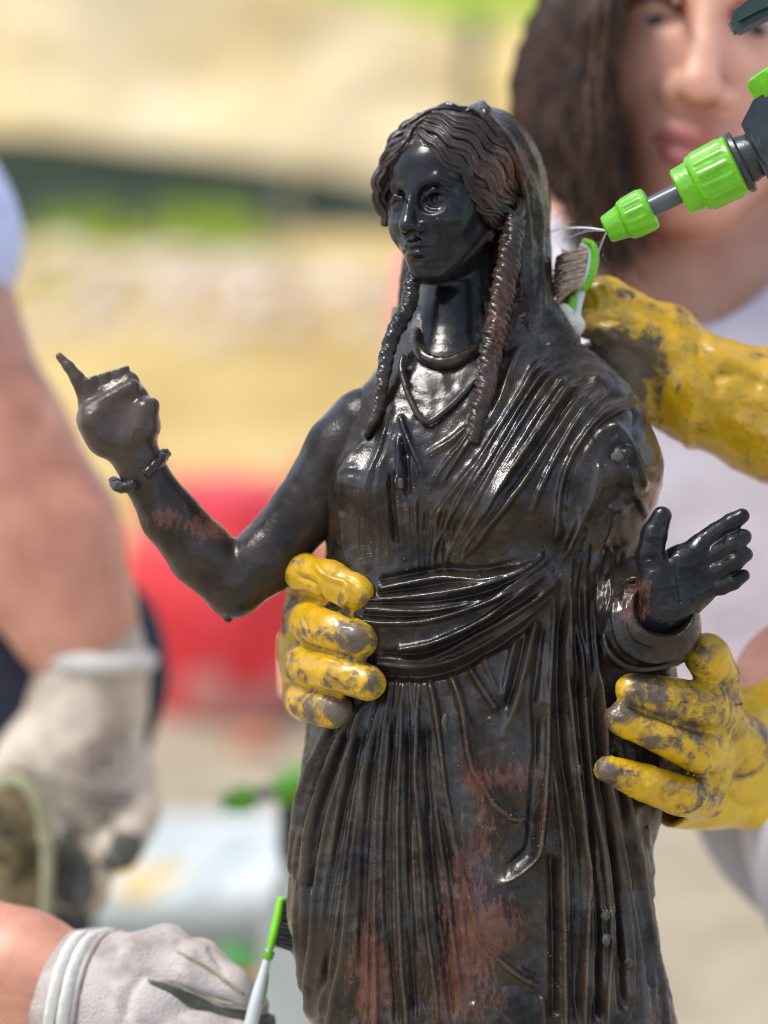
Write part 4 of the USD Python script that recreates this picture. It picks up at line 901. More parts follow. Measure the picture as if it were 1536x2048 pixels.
# crusts stuck to the surface
hullv = cKDTree(np.stack(pix(V), 1)[: nr * nc])
def crust(x, y, sx_, sy_, seed_, mat=CRUST):
    cand = [i for i in hullv.query((x, y), 12)[1]]; i = min(cand, key=lambda i: V[i, 1])
    m = trimesh.creation.icosphere(2, 1.0); v = np.array(m.vertices); v = v * (1 + .7 * (meshkit.fbm(v * 1.6, 3, seed_)[:, None] - .5)) * np.array([sx_, 6, sy_]) * U
    bronze_part('crust', (v + V[i], np.array(m.faces)), mat)
for k_, c_ in enumerate(((893, 1446, 7, 22), (1232, 912, 15, 10), (1210, 1828, 9, 10), (1208, 1882, 8, 12), (1252, 1925, 8, 5), (1222, 1016, 6, 6), (805, 968, 6, 11), (1155, 1540, 4, 11))):
    crust(*c_, k_ + 3)

# golden sand grains caught on the face, hair and chest
gr_ = np.random.default_rng(17); octa = trimesh.creation.icosphere(0, 1.0); ov, of_ = np.array(octa.vertices), np.array(octa.faces); grains = []
def scatter(cx_, cy_, sx_, sy_, n_, src):
    for _ in range(n_):
        x, y = cx_ + gr_.normal(0, sx_), cy_ + gr_.normal(0, sy_)
        if src == 'head':
            d = float(both.hit(x, y)[0])
            if not np.isfinite(d): continue
            c = P(x, y, d)
        else:
            i = min(hullv.query((x, y), 8)[1], key=lambda j: V[j, 1]); c = V[i]
        grains.append((c + ov * gr_.uniform(.5, 1.25) * U * np.array([1, .8, 1]), of_))
for a_ in ((872, 440, 11, 10, 46), (885, 452, 5, 4, 22), (876, 318, 16, 12, 34), (842, 478, 8, 3, 12), (828, 282, 8, 10, 16), (850, 473, 4, 3, 8), (980, 300, 34, 26, 40), (880, 372, 16, 4, 10)): scatter(*a_, 'head')
for a_ in ((880, 880, 34, 26, 60), (925, 845, 30, 14, 30), (990, 850, 30, 60, 40), (800, 1010, 14, 50, 16), (735, 1100, 18, 16, 18), (1040, 1130, 60, 20, 20), (1075, 1660, 16, 40, 26), (1110, 1900, 16, 80, 14), (1000, 1560, 60, 60, 20), (850, 1500, 120, 120, 24), (1180, 950, 70, 90, 18)): scatter(*a_, 'robe')
tag(stage.GetPrimAtPath(bronze_part('sand_grains', join(grains), GOLD)), kind='stuff')

# ------------------------------------------------------------------ people and their gloves
def person(label, loc, group=None):
    return thing('person', label, 'person', loc, group)

def hand_vol(pts_lo, pts_hi, h):
    return Vol(np.minimum(pts_lo, pts_hi), np.maximum(pts_lo, pts_hi), h)

mud = Relief()          # where mud lies thickest on the gloves
for x, y, rx, ry, a in ((690, 1285, 55, 34, .10), (735, 1290, 30, 40, .10), (745, 1355, 34, 30, .10), (650, 1415, 60, 30, .13), (690, 1430, 40, 30, .15), (610, 1150, 60, 40, -.14), (690, 1170, 50, 30, -.10), (640, 1330, 50, 24, -.06), (715, 1200, 30, 14, .08),
                        (1260, 1385, 40, 40, .10), (1330, 1400, 60, 40, .09), (1240, 1440, 30, 30, .10), (1380, 1430, 60, 30, .03), (1205, 1540, 28, 40, .12), (1290, 1575, 50, 40, -.16), (1345, 1590, 24, 50, .14), (1410, 1310, 40, 40, .03), (1400, 1490, 50, 30, .0), (1420, 1590, 40, 50, .03), (1290, 1470, 34, 28, .05),
                        (1190, 720, 60, 50, .16), (1270, 740, 70, 60, .17), (1300, 690, 30, 40, .1), (1240, 800, 50, 40, .16), (1180, 600, 50, 40, -.1), (1260, 620, 40, 30, -.10), (1450, 800, 120, 140, -.12), (1160, 650, 30, 30, .05)):
    mud.blob(x, y, rx, ry, a)

def glove_mesh(name, vol, mat, parent, wr=.0006, ws=150, seed=1, rel=3, extra=None):
    m = relax(vol.smooth(1.0).mesh(), 1)
    v, f = m; n = normals(v, f)
    wrk = meshkit.fbm(v * np.array([ws, ws * .8, ws * 1.2]), 3, seed) - .5
    fine = np.abs(meshkit.fbm(v * np.array([420, 300, 520]), 3, seed + 40) - .5)
    v = v + n * (wrk * 2 * wr - fine * wr * .9)[:, None]
    if extra is not None: v = v + normals(v, f) * (extra.at(v) * U)[:, None]
    return obj(name, (v, f), mat, parent, vals={'mud': mud.at(v)})

# relief of the glove fronts: creases and puckers
gl = Relief()
g_ = gl.stroke
for pts, a, w in (([(590, 1150), (625, 1165), (650, 1200), (680, 1215)], -9, 5), ([(625, 1120), (650, 1150), (690, 1165), (700, 1190)], 8, 6), ([(640, 1180), (670, 1205), (700, 1210)], 6, 5), ([(605, 1235), (618, 1270), (640, 1285)], -6, 4), ([(660, 1150), (700, 1160), (720, 1175)], -5, 5),
                  ([(690, 1345), (700, 1365), (696, 1385)], -4, 3), ([(705, 1340), (715, 1362), (712, 1385)], -4, 3), ([(600, 1310), (640, 1318), (690, 1330)], 4, 6), ([(596, 1395), (600, 1420), (615, 1440)], -6, 5),
                  ([(1246, 1408), (1290, 1424), (1340, 1442), (1425, 1468)], -11, 5), ([(630, 1204), (670, 1214), (715, 1236)], -9, 5), ([(600, 1290), (650, 1302), (720, 1322)], -8, 5), ([(600, 1376), (640, 1384), (690, 1398)], -8, 5),
                  ([(1330, 1385), (1355, 1400), (1385, 1395), (1395, 1405)], 7, 5), ([(1360, 1400), (1372, 1415), (1366, 1430)], -6, 5), ([(1420, 1370), (1440, 1395), (1450, 1425)], -5, 5), ([(1340, 1465), (1360, 1480), (1390, 1480)], 5, 5), ([(1400, 1480), (1425, 1500), (1430, 1530)], -7, 5),
                  ([(1330, 1565), (1322, 1590), (1326, 1615)], -6, 4), ([(1356, 1570), (1362, 1600), (1350, 1625)], -5, 5), ([(1395, 1560), (1410, 1590), (1400, 1620)], 6, 6), ([(1415, 1545), (1430, 1570), (1425, 1600)], -6, 5), ([(1300, 1560), (1296, 1585), (1290, 1600)], 3, 4)):
    g_(pts, a, w)
for cx_, cy_ in ((1290, 1395), (1240, 1432), (1232, 1548), (1270, 1560)):          # pimpled fingertips
    for _ in range(60):
        gl.blob(cx_ + rs.normal(0, 24), cy_ + rs.normal(0, 13), rs.uniform(3, 5), rs.uniform(3, 4), rs.uniform(1.2, 3))
for k_ in range(5):                                                              # whorl of the thumb tip
    a_ = np.linspace(0, 5.6, 20); g_(np.stack([1414 + (6 + 7 * k_) * np.cos(a_), 1312 + (6 + 7 * k_) * np.sin(a_) * .9], 1), 2.0, 2.2)

# ---- the woman behind the statue
WD = .25                                                   # how far her face is beyond the statue
hs = .00083 * .86 * .966 * 1.029
FO = P(1414, 51, WD + .055)
FA = axes(math.radians(-6.5), math.radians(6.5), math.radians(6.7))
WOMAN = person('woman with shoulder-length dark hair and white shirt, steadying the statue with yellow gloves', to_world(P(1400, 2300, WD + .25)) * [1, 1, 0])
wv = Vol(P(1060, 780, WD + .1) - [0, .22, 0], P(2150, -260, WD + .1) + [0, .25, 0], .0030)
WL = face(wv, FO, FA, hs, lids=True)
TA = axes(math.radians(-2), math.radians(-14), math.radians(1))
TL = lambda u, v, w: FO + FA @ (np.array([0, -150, -30]) * hs) + TA @ (np.array([u, v + 320, w + 40]) * hs)
wv.add(cone(WL(0, -110, -20), TL(0, -300, -50), 70 * hs, 68 * hs), 20 * hs); wv.add(cone(TL(0, -300, -50), TL(0, -380, -60), 70 * hs, 96 * hs), 30 * hs)
wv.chain([TL(0, -320, -60), TL(-160, -370, -60)], np.array([75, 66]) * hs, 40 * hs); wv.chain([TL(0, -320, -60), TL(160, -370, -60)], np.array([75, 66]) * hs, 40 * hs)
wv.add(ell(TL(0, -420, -50), np.array([150, 120, 80]) * hs, TA), 40 * hs)
# her right arm passes behind the statue to the glove on its left side, her left arm comes round the right
Ld = lambda px, py, d: P(px, py, d)
wv2 = Vol(P(540, 1560, .0) - [0, .02, 0], P(2250, 330, .36) + [0, .14, 0], .0042)
sR, sL = TL(-185, -385, -55), TL(185, -385, -55)
eR, eL = P(860, 1330, .30), P(1900, 1480, .22)
wv2.chain([sR, eR, P(640, 1330, .10)], np.array([.046, .037, .026]), .02)
wv2.chain([sL, eL, P(1590, 1352, .10), P(1490, 1410, .065)], np.array([.046, .038, .024, .018]), .02)
wbody = join([relax(wv.mesh(), 2), relax(wv2.mesh(), 2)])
obj('body', wbody, SKIN, WOMAN, smooth=True)
for g in (-1, 1):
    nm = tube(np.array([WL(18 * g, 27, 131), WL(44 * g, 38, 124), WL(74 * g, 26, 92)]), np.array([4, 6, 3]) * hs, seg=8, flat=.6)
    obj('eyebrow', nm, BROWM, WOMAN)
    e_ = trimesh.creation.icosphere(3, 1.0)
    obj('eye', (WL(41 * g, -1, 93) + np.array(e_.vertices) * 24.6 * hs, np.array(e_.faces)), EYEW, WOMAN, smooth=True)
    obj('iris', (WL(39 * g, -8, 107.5) + np.array(e_.vertices) * 11.5 * hs, np.array(e_.faces)), IRIS, WOMAN, smooth=True)
    lash = tube(np.array([WL(18 * g, -4, 117), WL(30 * g, 7, 123), WL(44 * g, 10, 122), WL(58 * g, 4, 114), WL(70 * g, -7, 102)]), np.array([1.2, 2, 2.2, 2, 1.2]) * hs, seg=6)
    obj('eyelash', lash, BROWM, WOMAN)
up_l = tube(np.array([WL(-33, -100, 124), WL(-14, -92, 142), WL(0, -94, 145), WL(14, -92, 142), WL(33, -100, 124)]), np.array([2, 6.5, 6.5, 6.5, 2]) * hs, seg=10, n=40)
lo_l = tube(np.array([WL(-29, -103, 125), WL(-11, -110, 140), WL(0, -111, 142), WL(11, -110, 140), WL(29, -103, 125)]), np.array([2, 8, 8.5, 8, 2]) * hs, seg=10, n=40)
obj('lip', up_l, LIP, WOMAN, smooth=True); obj('lip', lo_l, LIP, WOMAN, smooth=True)
# hair: a cap and loose hanging locks of strands
hvol = Vol(P(960, 560, WD) - [0, .10, 0], P(1900, -330, WD) + [0, .26, 0], .0036)
hvol.add(ell(WL(0, 46, -22), np.array([128, 132, 150]) * hs, FA), 1e-4)
hvol.add(ell(WL(0, -20, 170), np.array([88, 150, 140]) * hs, FA), 8 * hs, cut=True)
hvol.add(ell(WL(0, -200, 60), np.array([80, 130, 160]) * hs, FA), 8 * hs, cut=True)
def px_lock(pts, r0, seed, parent_list, d0=.0):
    c = np.array([P(x, y, WD + d) for x, y, d in pts])
    parent_list.append(tube(c, r0, seg=22, n=60, grooves=9, twist=.25, depth=.32, wob=.4, seed=seed, flat=.8))
hp = [rough(relax(hvol.mesh(), 1), .004, 60, 4)]
rl = np.random.default_rng(11)
for k_ in range(34):
    t = k_ / 33
    x0 = 1205 - 70 * t + rl.normal(0, 6); dd = -.045 + .14 * t
    path = [(1300 - 60 * t, -200 + 60 * t, .05), (x0 + 10, -30, dd), (x0 - 14 - 40 * t, 130, dd), (x0 - 8 - 52 * t + rl.normal(0, 12), 270, dd + .01), (x0 + 12 - 24 * t + rl.normal(0, 12), 380 + rl.normal(0, 20), dd + .01), (x0 + 30 + rl.normal(0, 18), 470 + rl.normal(0, 25), dd + .02)]
    px_lock(path, [.008, .012, .014, .014, .011, .004], k_, hp)
for k_ in range(20):
    t = k_ / 19
    x0 = 1590 + 90 * t + rl.normal(0, 8); dd = .03 + .09 * rl.random()
    px_lock([(1500 + 60 * t, -200 + 40 * t, .05), (x0, 0, dd), (x0 + 40, 180, dd), (x0 + 40, 340, dd), (x0 + 10, 470 + rl.normal(0, 20), dd)], [.008, .012, .014, .012, .004], 50 + k_, hp)
obj('hair', join(hp), HAIRDARK, WOMAN, smooth=True)
def strands(name, n, mat, seed, wsd):
    r_ = np.random.default_rng(seed); pts, cnt = [], []
    for k in range(n):
        t = r_.random(); x0 = 1212 - 92 * t + r_.normal(0, 8); dd = -.055 + .15 * t + r_.normal(0, .006); j = lambda s_: r_.normal(0, s_)
        w_ = 22 * math.sin(9.4 * t + r_.normal(0, .5))
        c = [P(1300 - 60 * t + j(20), -190 + j(20), WD + .045), P(x0 + 8, -30, WD + dd), P(x0 - 10 - 34 * t + w_ * .6, 90 + j(12), WD + dd), P(x0 - 16 - 44 * t - w_, 190 + j(12), WD + dd), P(x0 - 10 - 50 * t + w_ + j(10), 285 + j(12), WD + dd), P(x0 + 8 - 26 * t - w_ + j(14), 385 + j(20), WD + dd + .01), P(x0 + 26 + j(34), 470 + j(40), WD + dd + .02)]
        pts.append(to_world(spline(c, 12)) - ORIGIN[WOMAN]); cnt.append(12)
    b = UsdGeom.BasisCurves.Define(stage, WOMAN + '/' + name); b.CreateTypeAttr('linear')
    b.CreatePointsAttr(Vt.Vec3fArray.FromNumpy(np.vstack(pts).astype(np.float32))); b.CreateCurveVertexCountsAttr(Vt.IntArray(cnt))
    b.CreateWidthsAttr(Vt.FloatArray([wsd])); b.SetWidthsInterpolation('constant')
    UsdShade.MaterialBindingAPI.Apply(b.GetPrim()).Bind(mat); tag(b, kind='stuff')
strands('loose_strands', 900, HAIRDARK, 4, .0011); strands('light_strands', 500, HAIRLIGHT, 5, .0010)
# shirt with a wide neck opening
tv = Vol(P(1060, 1560, WD + .2) - [0, .22, 0], P(2250, 480, WD + .2) + [0, .26, 0], .0045)
tv.add(ell(TL(0, -470, -60), np.array([215, 170, 118]) * hs, TA), 1e-4); tv.add(ell(TL(0, -640, -40), np.array([198, 210, 115]) * hs, TA), 60 * hs)
tv.chain([TL(-150, -372, -60), sR, sR * .62 + eR * .38], np.array([78, 80, 84]) * hs, 30 * hs); tv.chain([TL(150, -372, -60), sL, sL * .6 + eL * .4], np.array([78, 80, 84]) * hs, 30 * hs)
tv.chain([TL(-105, -330, -60), TL(-190, -380, -60)], np.array([60, 66]) * hs, 24 * hs); tv.chain([TL(105, -330, -60), TL(190, -380, -60)], np.array([60, 66]) * hs, 24 * hs)
tv.add(ell(TL(0, -300, 40), np.array([98, 150, 130]) * hs, TA), 8 * hs, cut=True)
obj('shirt', rough(relax(tv.mesh(), 2), .006, 14, 17), TEE, WOMAN, smooth=True)
# kneeling legs in grey shorts and pale knees
lv = Vol(P(1180, 3100, WD + .1) - [0, .30, 0], P(2300, 1300, WD + .1) + [0, .40, 0], .007)
hip = TL(70, -800, -90)
kneeR, kneeL = P(1180, 2400, .30), P(1740, 1760, .22)
lv.chain([hip + [.09, .02, 0], P(1820, 1600, .30), kneeL], np.array([.085, .078, .062]), .03); lv.chain([hip + [.07, .05, 0], P(2250, 2250, .45)], np.array([.085, .07]), .03)
lv.add(ell(hip + [.09, .05, 0], np.array([.13, .10, .10])), .03)
obj('trousers', relax(lv.mesh(), 2), GREYSHORTS, WOMAN, smooth=True)
lw = Vol(P(1380, 2500, .1) - [0, .2, 0], P(2000, 1600, .1) + [0, .4, 0], .006)
lw.chain([P(1640, 1650, .26), P(1740, 1760, .25), P(1840, 2450, .30)], np.array([.044, .060, .045]), .02)
obj('trouser_leg', relax(lw.mesh(), 2), TEE, WOMAN, smooth=True)

# her right glove: four fingers on the statue's left side
a0, a1 = P(540, 1480, 0) - [0, .07, 0], P(800, 1080, 0) + [0, .11, 0]
g1 = hand_vol(a0, a1, .0011)
Qd = lambda x, y, d=0: P(x, y, d * U)
g1.chain([Qd(600, 1150, 40), Qd(606, 1143, -40), Qd(662, 1160, -108), Qd(712, 1186, -142)], np.array([34, 37, 38, 37]) * U, 10 * U)
g1.chain([Qd(610, 1240, 50), Qd(625, 1246, -60), Qd(672, 1264, -140), Qd(715, 1280, -172)], np.array([44, 44, 43, 40]) * U, 3 * U)
g1.chain([Qd(600, 1325, 60), Qd(608, 1332, -60), Qd(670, 1346, -150), Qd(736, 1366, -188)], np.array([42, 40, 38, 36]) * U, 3 * U)
g1.chain([Qd(606, 1395, 60), Qd(610, 1402, -50), Qd(645, 1416, -112), Qd(672, 1423, -136)], np.array([40, 39, 38, 35]) * U, 3 * U)
g1.chain([Qd(612, 1170, 60), Qd(604, 1300, 90), Qd(612, 1400, 80)], np.array([40, 48, 44]) * U, 16 * U)
g1.chain([Qd(625, 1280, 110), Qd(660, 1310, 220), Qd(700, 1320, 330)], np.array([60, 58, 60]) * U, 20 * U)
g1.chain([Qd(625, 1200, 0), Qd(650, 1212, -80), Qd(704, 1232, -138)], np.array([30, 20, 14]) * U, 5 * U); g1.chain([Qd(620, 1290, 0), Qd(680, 1312, -130)], np.array([34, 20]) * U, 4 * U); g1.chain([Qd(615, 1370, 0), Qd(660, 1386, -100)], np.array([30, 20]) * U, 4 * U)
glove_mesh('glove', g1, YELLOW, WOMAN, wr=.0007, ws=120, seed=3, rel=2, extra=gl)
# her left glove: thumb up beside the sleeve, three long fingers across the skirt
g2 = hand_vol(P(1160, 1690, 0) - [0, .075, 0], P(1520, 1240, 0) + [.01, .06, 0], .0011)
g2.chain([Qd(1446, 1400, -20), Qd(1436, 1355, -105), Qd(1414, 1312, -160)], np.array([40, 42, 46]) * U, 10 * U)
g2.chain([Qd(1440, 1420, -60), Qd(1412, 1412, -150), Qd(1330, 1396, -200), Qd(1266, 1382, -214)], np.array([46, 46, 43, 36]) * U, 3 * U)
g2.chain([Qd(1425, 1510, -60), Qd(1396, 1504, -150), Qd(1318, 1468, -205), Qd(1240, 1438, -220)], np.array([42, 42, 37, 31]) * U, 3 * U)
g2.chain([Qd(1410, 1600, -50), Qd(1364, 1592, -140), Qd(1290, 1566, -200), Qd(1215, 1538, -224)], np.array([40, 41, 37, 27]) * U, 3 * U)
g2.chain([Qd(1432, 1420, -20), Qd(1415, 1510, 0), Qd(1395, 1590, 0)], np.array([42, 50, 44]) * U, 16 * U)
g2.chain([Qd(1440, 1470, 10), Qd(1470, 1490, 70)], np.array([66, 74]) * U, 20 * U)
g2.chain([Qd(1420, 1545, -30), Qd(1340, 1520, -50)], np.array([44, 40]) * U, 8 * U); g2.chain([Qd(1420, 1460, -80), Qd(1330, 1432, -170), Qd(1262, 1408, -196)], np.array([44, 26, 16]) * U, 4 * U); g2.chain([Qd(1420, 1550, -20), Qd(1396, 1552, -70)], np.array([46, 36]) * U, 4 * U); g2.chain([Qd(1436, 1370, -40), Qd(1424, 1370, -110)], np.array([40, 30]) * U, 4 * U)
glove_mesh('glove', g2, YELLOW, WOMAN, wr=.0007, ws=130, seed=9, rel=2, extra=gl)
# its flared cuff, turned open round the wrist
def sheet_cone(c0, c1, rx0, rx1, up, thick=.0022, ns=64, nt=26, wob=.08, seed=0, squash=.75):
    """an open, slightly crumpled cuff with thickness from c0 to c1"""
    c0, c1 = np.asarray(c0), np.asarray(c1); t = (c1 - c0) / np.linalg.norm(c1 - c0)
    u = np.asarray(up, float) - t * (np.asarray(up) @ t); u /= np.linalg.norm(u); w = np.cross(t, u)
    ph = np.linspace(0, 2 * np.pi, ns, endpoint=False); tt = np.linspace(0, 1, nt)
    r = (rx0 + (rx1 - rx0) * tt**1.3)[:, None] * (1 + wob * 2 * (meshkit.fbm(np.stack(np.broadcast_arrays(np.cos(ph)[None] * 1.8, np.sin(ph)[None] * 1.8, tt[:, None] * 2.2), -1), 3, seed) - .5))
    out = []
    for rr in (r, r - thick):
        out.append(c0 + (c1 - c0) * tt[:, None, None] + u * (np.cos(ph) * rr)[..., None] + w * (np.sin(ph) * rr * squash)[..., None])
    v = np.vstack([o.reshape(-1, 3) for o in out]); g = np.arange(nt * ns).reshape(nt, ns); g2_ = np.roll(g, -1, 1); N_ = nt * ns
    q = np.stack([g[:-1], g2_[:-1], g2_[1:], g[1:]], -1).reshape(-1, 4)
    rim = lambda k: np.stack([g[k], g2_[k], g2_[k] + N_, g[k] + N_], -1)
    q = np.vstack([q, q[:, ::-1] + N_, rim(-1), rim(0)[:, ::-1]])
    return v, np.vstack([q[:, [0, 1, 2]], q[:, [0, 2, 3]]])
cf = sheet_cone(Qd(1415, 1505, 60), Qd(1510, 1506, 260), 80 * U, 165 * U, [0.15, 0, 1], wob=.10, seed=4, squash=.52)
obj('cuff', cf, YELLOW_CLEAN, WOMAN, vals={'mud': np.zeros(len(cf[0]))})
cf2 = sheet_cone(Qd(1340, 1590, 60), Qd(1480, 1590, 240), 66 * U, 70 * U, [0, 0, 1], wob=.12, seed=8, squash=.8)
obj('cuff', cf2, YELLOW_CLEAN, WOMAN, vals={'mud': np.zeros(len(cf2[0]))})

# ---- the arm in a long yellow gauntlet reaching in from the right, holding a brush
GD = .055
p1 = person('arm in a long muddy yellow gauntlet reaching in from the right with a green brush', to_world(P(1900, 900, .1)))
gv3 = hand_vol(P(1080, 1020, GD) - [0, .075, 0], P(1900, 520, GD) + [0, .10, 0], .0016)
Z = lambda x, y, d=0: P(x, y, GD + d * U)
gv3.chain([Z(1290, 700, 0), Z(1400, 780, 10), Z(1560, 835, 30), Z(1800, 880, 80)], np.array([94, 112, 136, 150]) * U, 30 * U)
gv3.chain([Z(1315, 690, 0), Z(1262, 690, -20)], np.array([96, 84]) * U, 24 * U)
gv3.chain([Z(1290, 640, -40), Z(1215, 594, -80), Z(1165, 590, -70), Z(1138, 618, -40)], np.array([52, 44, 38, 30]) * U, 10 * U)      # index over the handle
gv3.chain([Z(1310, 690, -60), Z(1230, 650, -110), Z(1170, 648, -110)], np.array([48, 40, 32]) * U, 8 * U)                              # thumb
gv3.chain([Z(1290, 740, -40), Z(1220, 706, -80), Z(1170, 716, -40)], np.array([46, 40, 34]) * U, 8 * U)
gv3.chain([Z(1290, 780, -30), Z(1236, 762, -60), Z(1200, 772, -20)], np.array([44, 38, 34]) * U, 8 * U)
gv3.chain([Z(1300, 810, -20), Z(1258, 812, -40), Z(1236, 816, 0)], np.array([40, 34, 30]) * U, 8 * U)
gr = Relief()
for pts, a, w in (([(1180, 575), (1200, 600), (1196, 630)], 7, 6), ([(1205, 565), (1222, 595), (1216, 625)], 7, 6), ([(1230, 570), (1245, 600), (1238, 625)], 6, 6), ([(1180, 640), (1230, 640), (1290, 650)], -8, 6), ([(1200, 665), (1230, 655), (1262, 662)], 7, 7), ([(1190, 690), (1215, 672), (1235, 680)], 6, 6),
                  ([(1340, 660), (1380, 720), (1385, 800), (1365, 860)], 9, 14), ([(1385, 690), (1425, 740), (1440, 800)], -10, 12), ([(1400, 680), (1450, 720), (1500, 745), (1560, 760)], 12, 16), ([(1420, 760), (1470, 745), (1530, 770)], -9, 14), ([(1380, 820), (1376, 880), (1390, 920)], 7, 10), ([(1300, 850), (1340, 850), (1390, 890)], 6, 12), ([(1460, 840), (1520, 870), (1600, 890)], 8, 16)):
    gr.stroke(pts, a, w)
m3 = glove_mesh('glove', gv3, YELLOW, p1, wr=.0022, ws=38, seed=14, rel=3, extra=gr)
armv = Vol(P(1750, 1250, .1) - [0, .1, 0], P(2700, 600, .4) + [0, .15, 0], .005)
armv.chain([Z(1780, 880, 80), Z(2100, 930, 200), Z(2620, 820, 700)], np.array([.034, .042, .05]), .02)
obj('arm', relax(armv.mesh(), 2), SKIN, p1, smooth=True)

# ---- left: bare arm, pale knit glove and dark knee of someone crouching, farther back
LD = .42
p2 = person('person at the left edge with bare arm, cream knit glove and dark trousers', to_world(P(-300, 2200, LD + .2)) * [1, 1, 0])
Y2 = lambda x, y, d=0.0: P(x, y, LD + d)
lav = Vol(Y2(-700, 1420) - [0, .12, 0], Y2(420, 380) + [0, .14, 0], .004)
lav.chain([Y2(-240, 480, .02), Y2(-165, 650, 0), Y2(-35, 910, 0), Y2(72, 1080, 0), Y2(140, 1220, 0), Y2(180, 1330, 0)], np.array([.060, .058, .054, .051, .037, .031]), .02)
obj('body', relax(lav.mesh(), 2), SKIN2, p2, smooth=True)
slv = Vol(Y2(-900, 1150) - [0, .22, 0], Y2(120, 60) + [0, .2, 0], .006)
slv.chain([Y2(-420, 270, .02), Y2(-215, 440, 0), Y2(-165, 500, 0)], np.array([.085, .066, .063]), .03); slv.chain([Y2(-500, 350, .1), Y2(-620, 1000, .12)], np.array([.15, .16]), .03)
obj('shirt', rough(relax(slv.mesh(), 2), .005, 16, 5), BLUETEE, p2, smooth=True)
tr = Vol(Y2(-900, 2000) - [0, .2, 0], Y2(420, 1000) + [0, .45, 0], .007)
tr.chain([Y2(-520, 1220, .16), Y2(-40, 1330, .12), Y2(105, 1345, .10)], np.array([.10, .088, .070]), .03); tr.chain([Y2(105, 1345, .10), Y2(0, 1950, .22)], np.array([.070, .055]), .03)
obj('trousers', rough(relax(tr.mesh(), 2), .004, 18, 6), NAVY, p2, smooth=True)
cg = Vol(Y2(-60, 1920) - [0, .09, 0], Y2(400, 1240) + [0, .09, 0], .0026)
s_ = K * (DIST + LD)
cg.chain([Y2(185, 1300, 0), Y2(180, 1390, 0), Y2(160, 1500, 0)], np.array([104, 112, 126]) * s_, 30 * s_)
cg.chain([Y2(90, 1500, 0), Y2(180, 1560, 0), Y2(240, 1560, 0)], np.array([84, 104, 74]) * s_, 30 * s_)
for pts, rr in (([(125, 1560), (140, 1690), (135, 1790)], (60, 46, 34)), ([(190, 1580), (195, 1700), (180, 1790)], (58, 46, 36)), ([(235, 1560), (262, 1640), (232, 1700)], (58, 54, 44)), ([(255, 1540), (275, 1620), (255, 1690)], (50, 46, 38)), ([(60, 1500), (0, 1580), (-30, 1660)], (60, 48, 40))):
    cg.chain([Y2(x, y, -.012 * k_) for k_, (x, y) in enumerate(pts)], np.array(rr) * s_, 10 * s_)
cgm = rough(relax(cg.mesh(), 2), .0018, 70, 9)
CG = obj('glove', cgm, CREAMGLOVE, p2, smooth=True)
obj('cuff', tube(np.array([Y2(186 + 108 * math.cos(a), 1312 - 16 * math.sin(a) + 10 * math.cos(a), .034 * math.sin(a)) for a in np.linspace(0, 2 * math.pi, 25)]), 21 * s_, seg=14, n=90, wob=.2), CUFFKNIT, CG, smooth=True)
# dark coated finger pads and a faded printed badge on the back of the glove
for pts, rr in (([(160, 1720), (158, 1790), (150, 1830)], (26, 24, 18)), ([(255, 1680), (245, 1715), (222, 1728)], (36, 32, 24)), ([(140, 1660), (128, 1740), (120, 1800)], (18, 22, 18))):
    obj('finger_coating', tube(np.array([Y2(x, y, -.030 - .012 * k_) for k_, (x, y) in enumerate(pts)]), np.array(rr) * s_, seg=14, n=30, flat=.7), COATING, CG, smooth=True)
tre = cKDTree(np.stack(pix(cgm[0]), 1))
def on_glove(px, py, lift=.0012):
    idx = tre.query((px, py), 10)[1]; i = min(idx, key=lambda j: cgm[0][j, 1]); y_ = cgm[0][i, 1] - lift
    return np.array([(px - 768) * K * y_, y_, (1024 - py) * K * y_])
def print_line(pts, w=3.4):
    return tube(np.array([on_glove(x, y) for x, y in pts]), w * s_, seg=6, n=14, flat=.35)
pl = [print_line([(152, 1575), (152, 1608)]), print_line([(152, 1608), (200, 1612), (268, 1606)]), print_line([(155, 1580), (200, 1584), (250, 1582)]), print_line([(170, 1490), (178, 1540), (205, 1568)]), print_line([(255, 1486), (250, 1540), (205, 1568)]), print_line([(170, 1490), (212, 1482), (255, 1486)]),
      print_line([(195, 1505), (195, 1545)]), print_line([(212, 1503), (212, 1550)]), print_line([(230, 1508), (230, 1540)]), print_line([(225, 1600), (265, 1602)], 7), print_line([(170, 1596), (240, 1598)]), print_line([(188, 1520), (236, 1518)])]
obj('badge_print', join(pl), PRINT, CG)
# the sponge in that glove, and its folded rim
spv = Vol(Y2(-140, 1900) - [0, .08, 0], Y2(130, 1500) + [0, .08, 0], .0025)
spv.chain([Y2(20, 1580, -.05), Y2(35, 1700, -.05), Y2(20, 1860, -.045)], np.array([44, 70, 78]) * s_, 20 * s_); spv.chain([Y2(-60, 1700, -.04), Y2(-70, 1830, -.04)], np.array([70, 70]) * s_, 20 * s_)
spm = rough(relax(spv.mesh(), 1), .004, 90, 12, 4)
so = thing('sponge', 'muddy olive foam sponge with a pale green rim gripped in the cream glove', 'sponge', to_world(Y2(20, 1880, -.05)))
obj('foam', spm, OLIVE, so, smooth=True)
obj('rim', tube(np.array([Y2(-40, 1600, -.075), Y2(25, 1558, -.085), Y2(72, 1600, -.088), Y2(95, 1700, -.088), Y2(92, 1840, -.085)]), 13 * s_, seg=12, n=60, wob=.25), noisy('green_rim', (.20, .21, .12), (.32, .32, .20), scale=60, rough=.7), so, smooth=True)

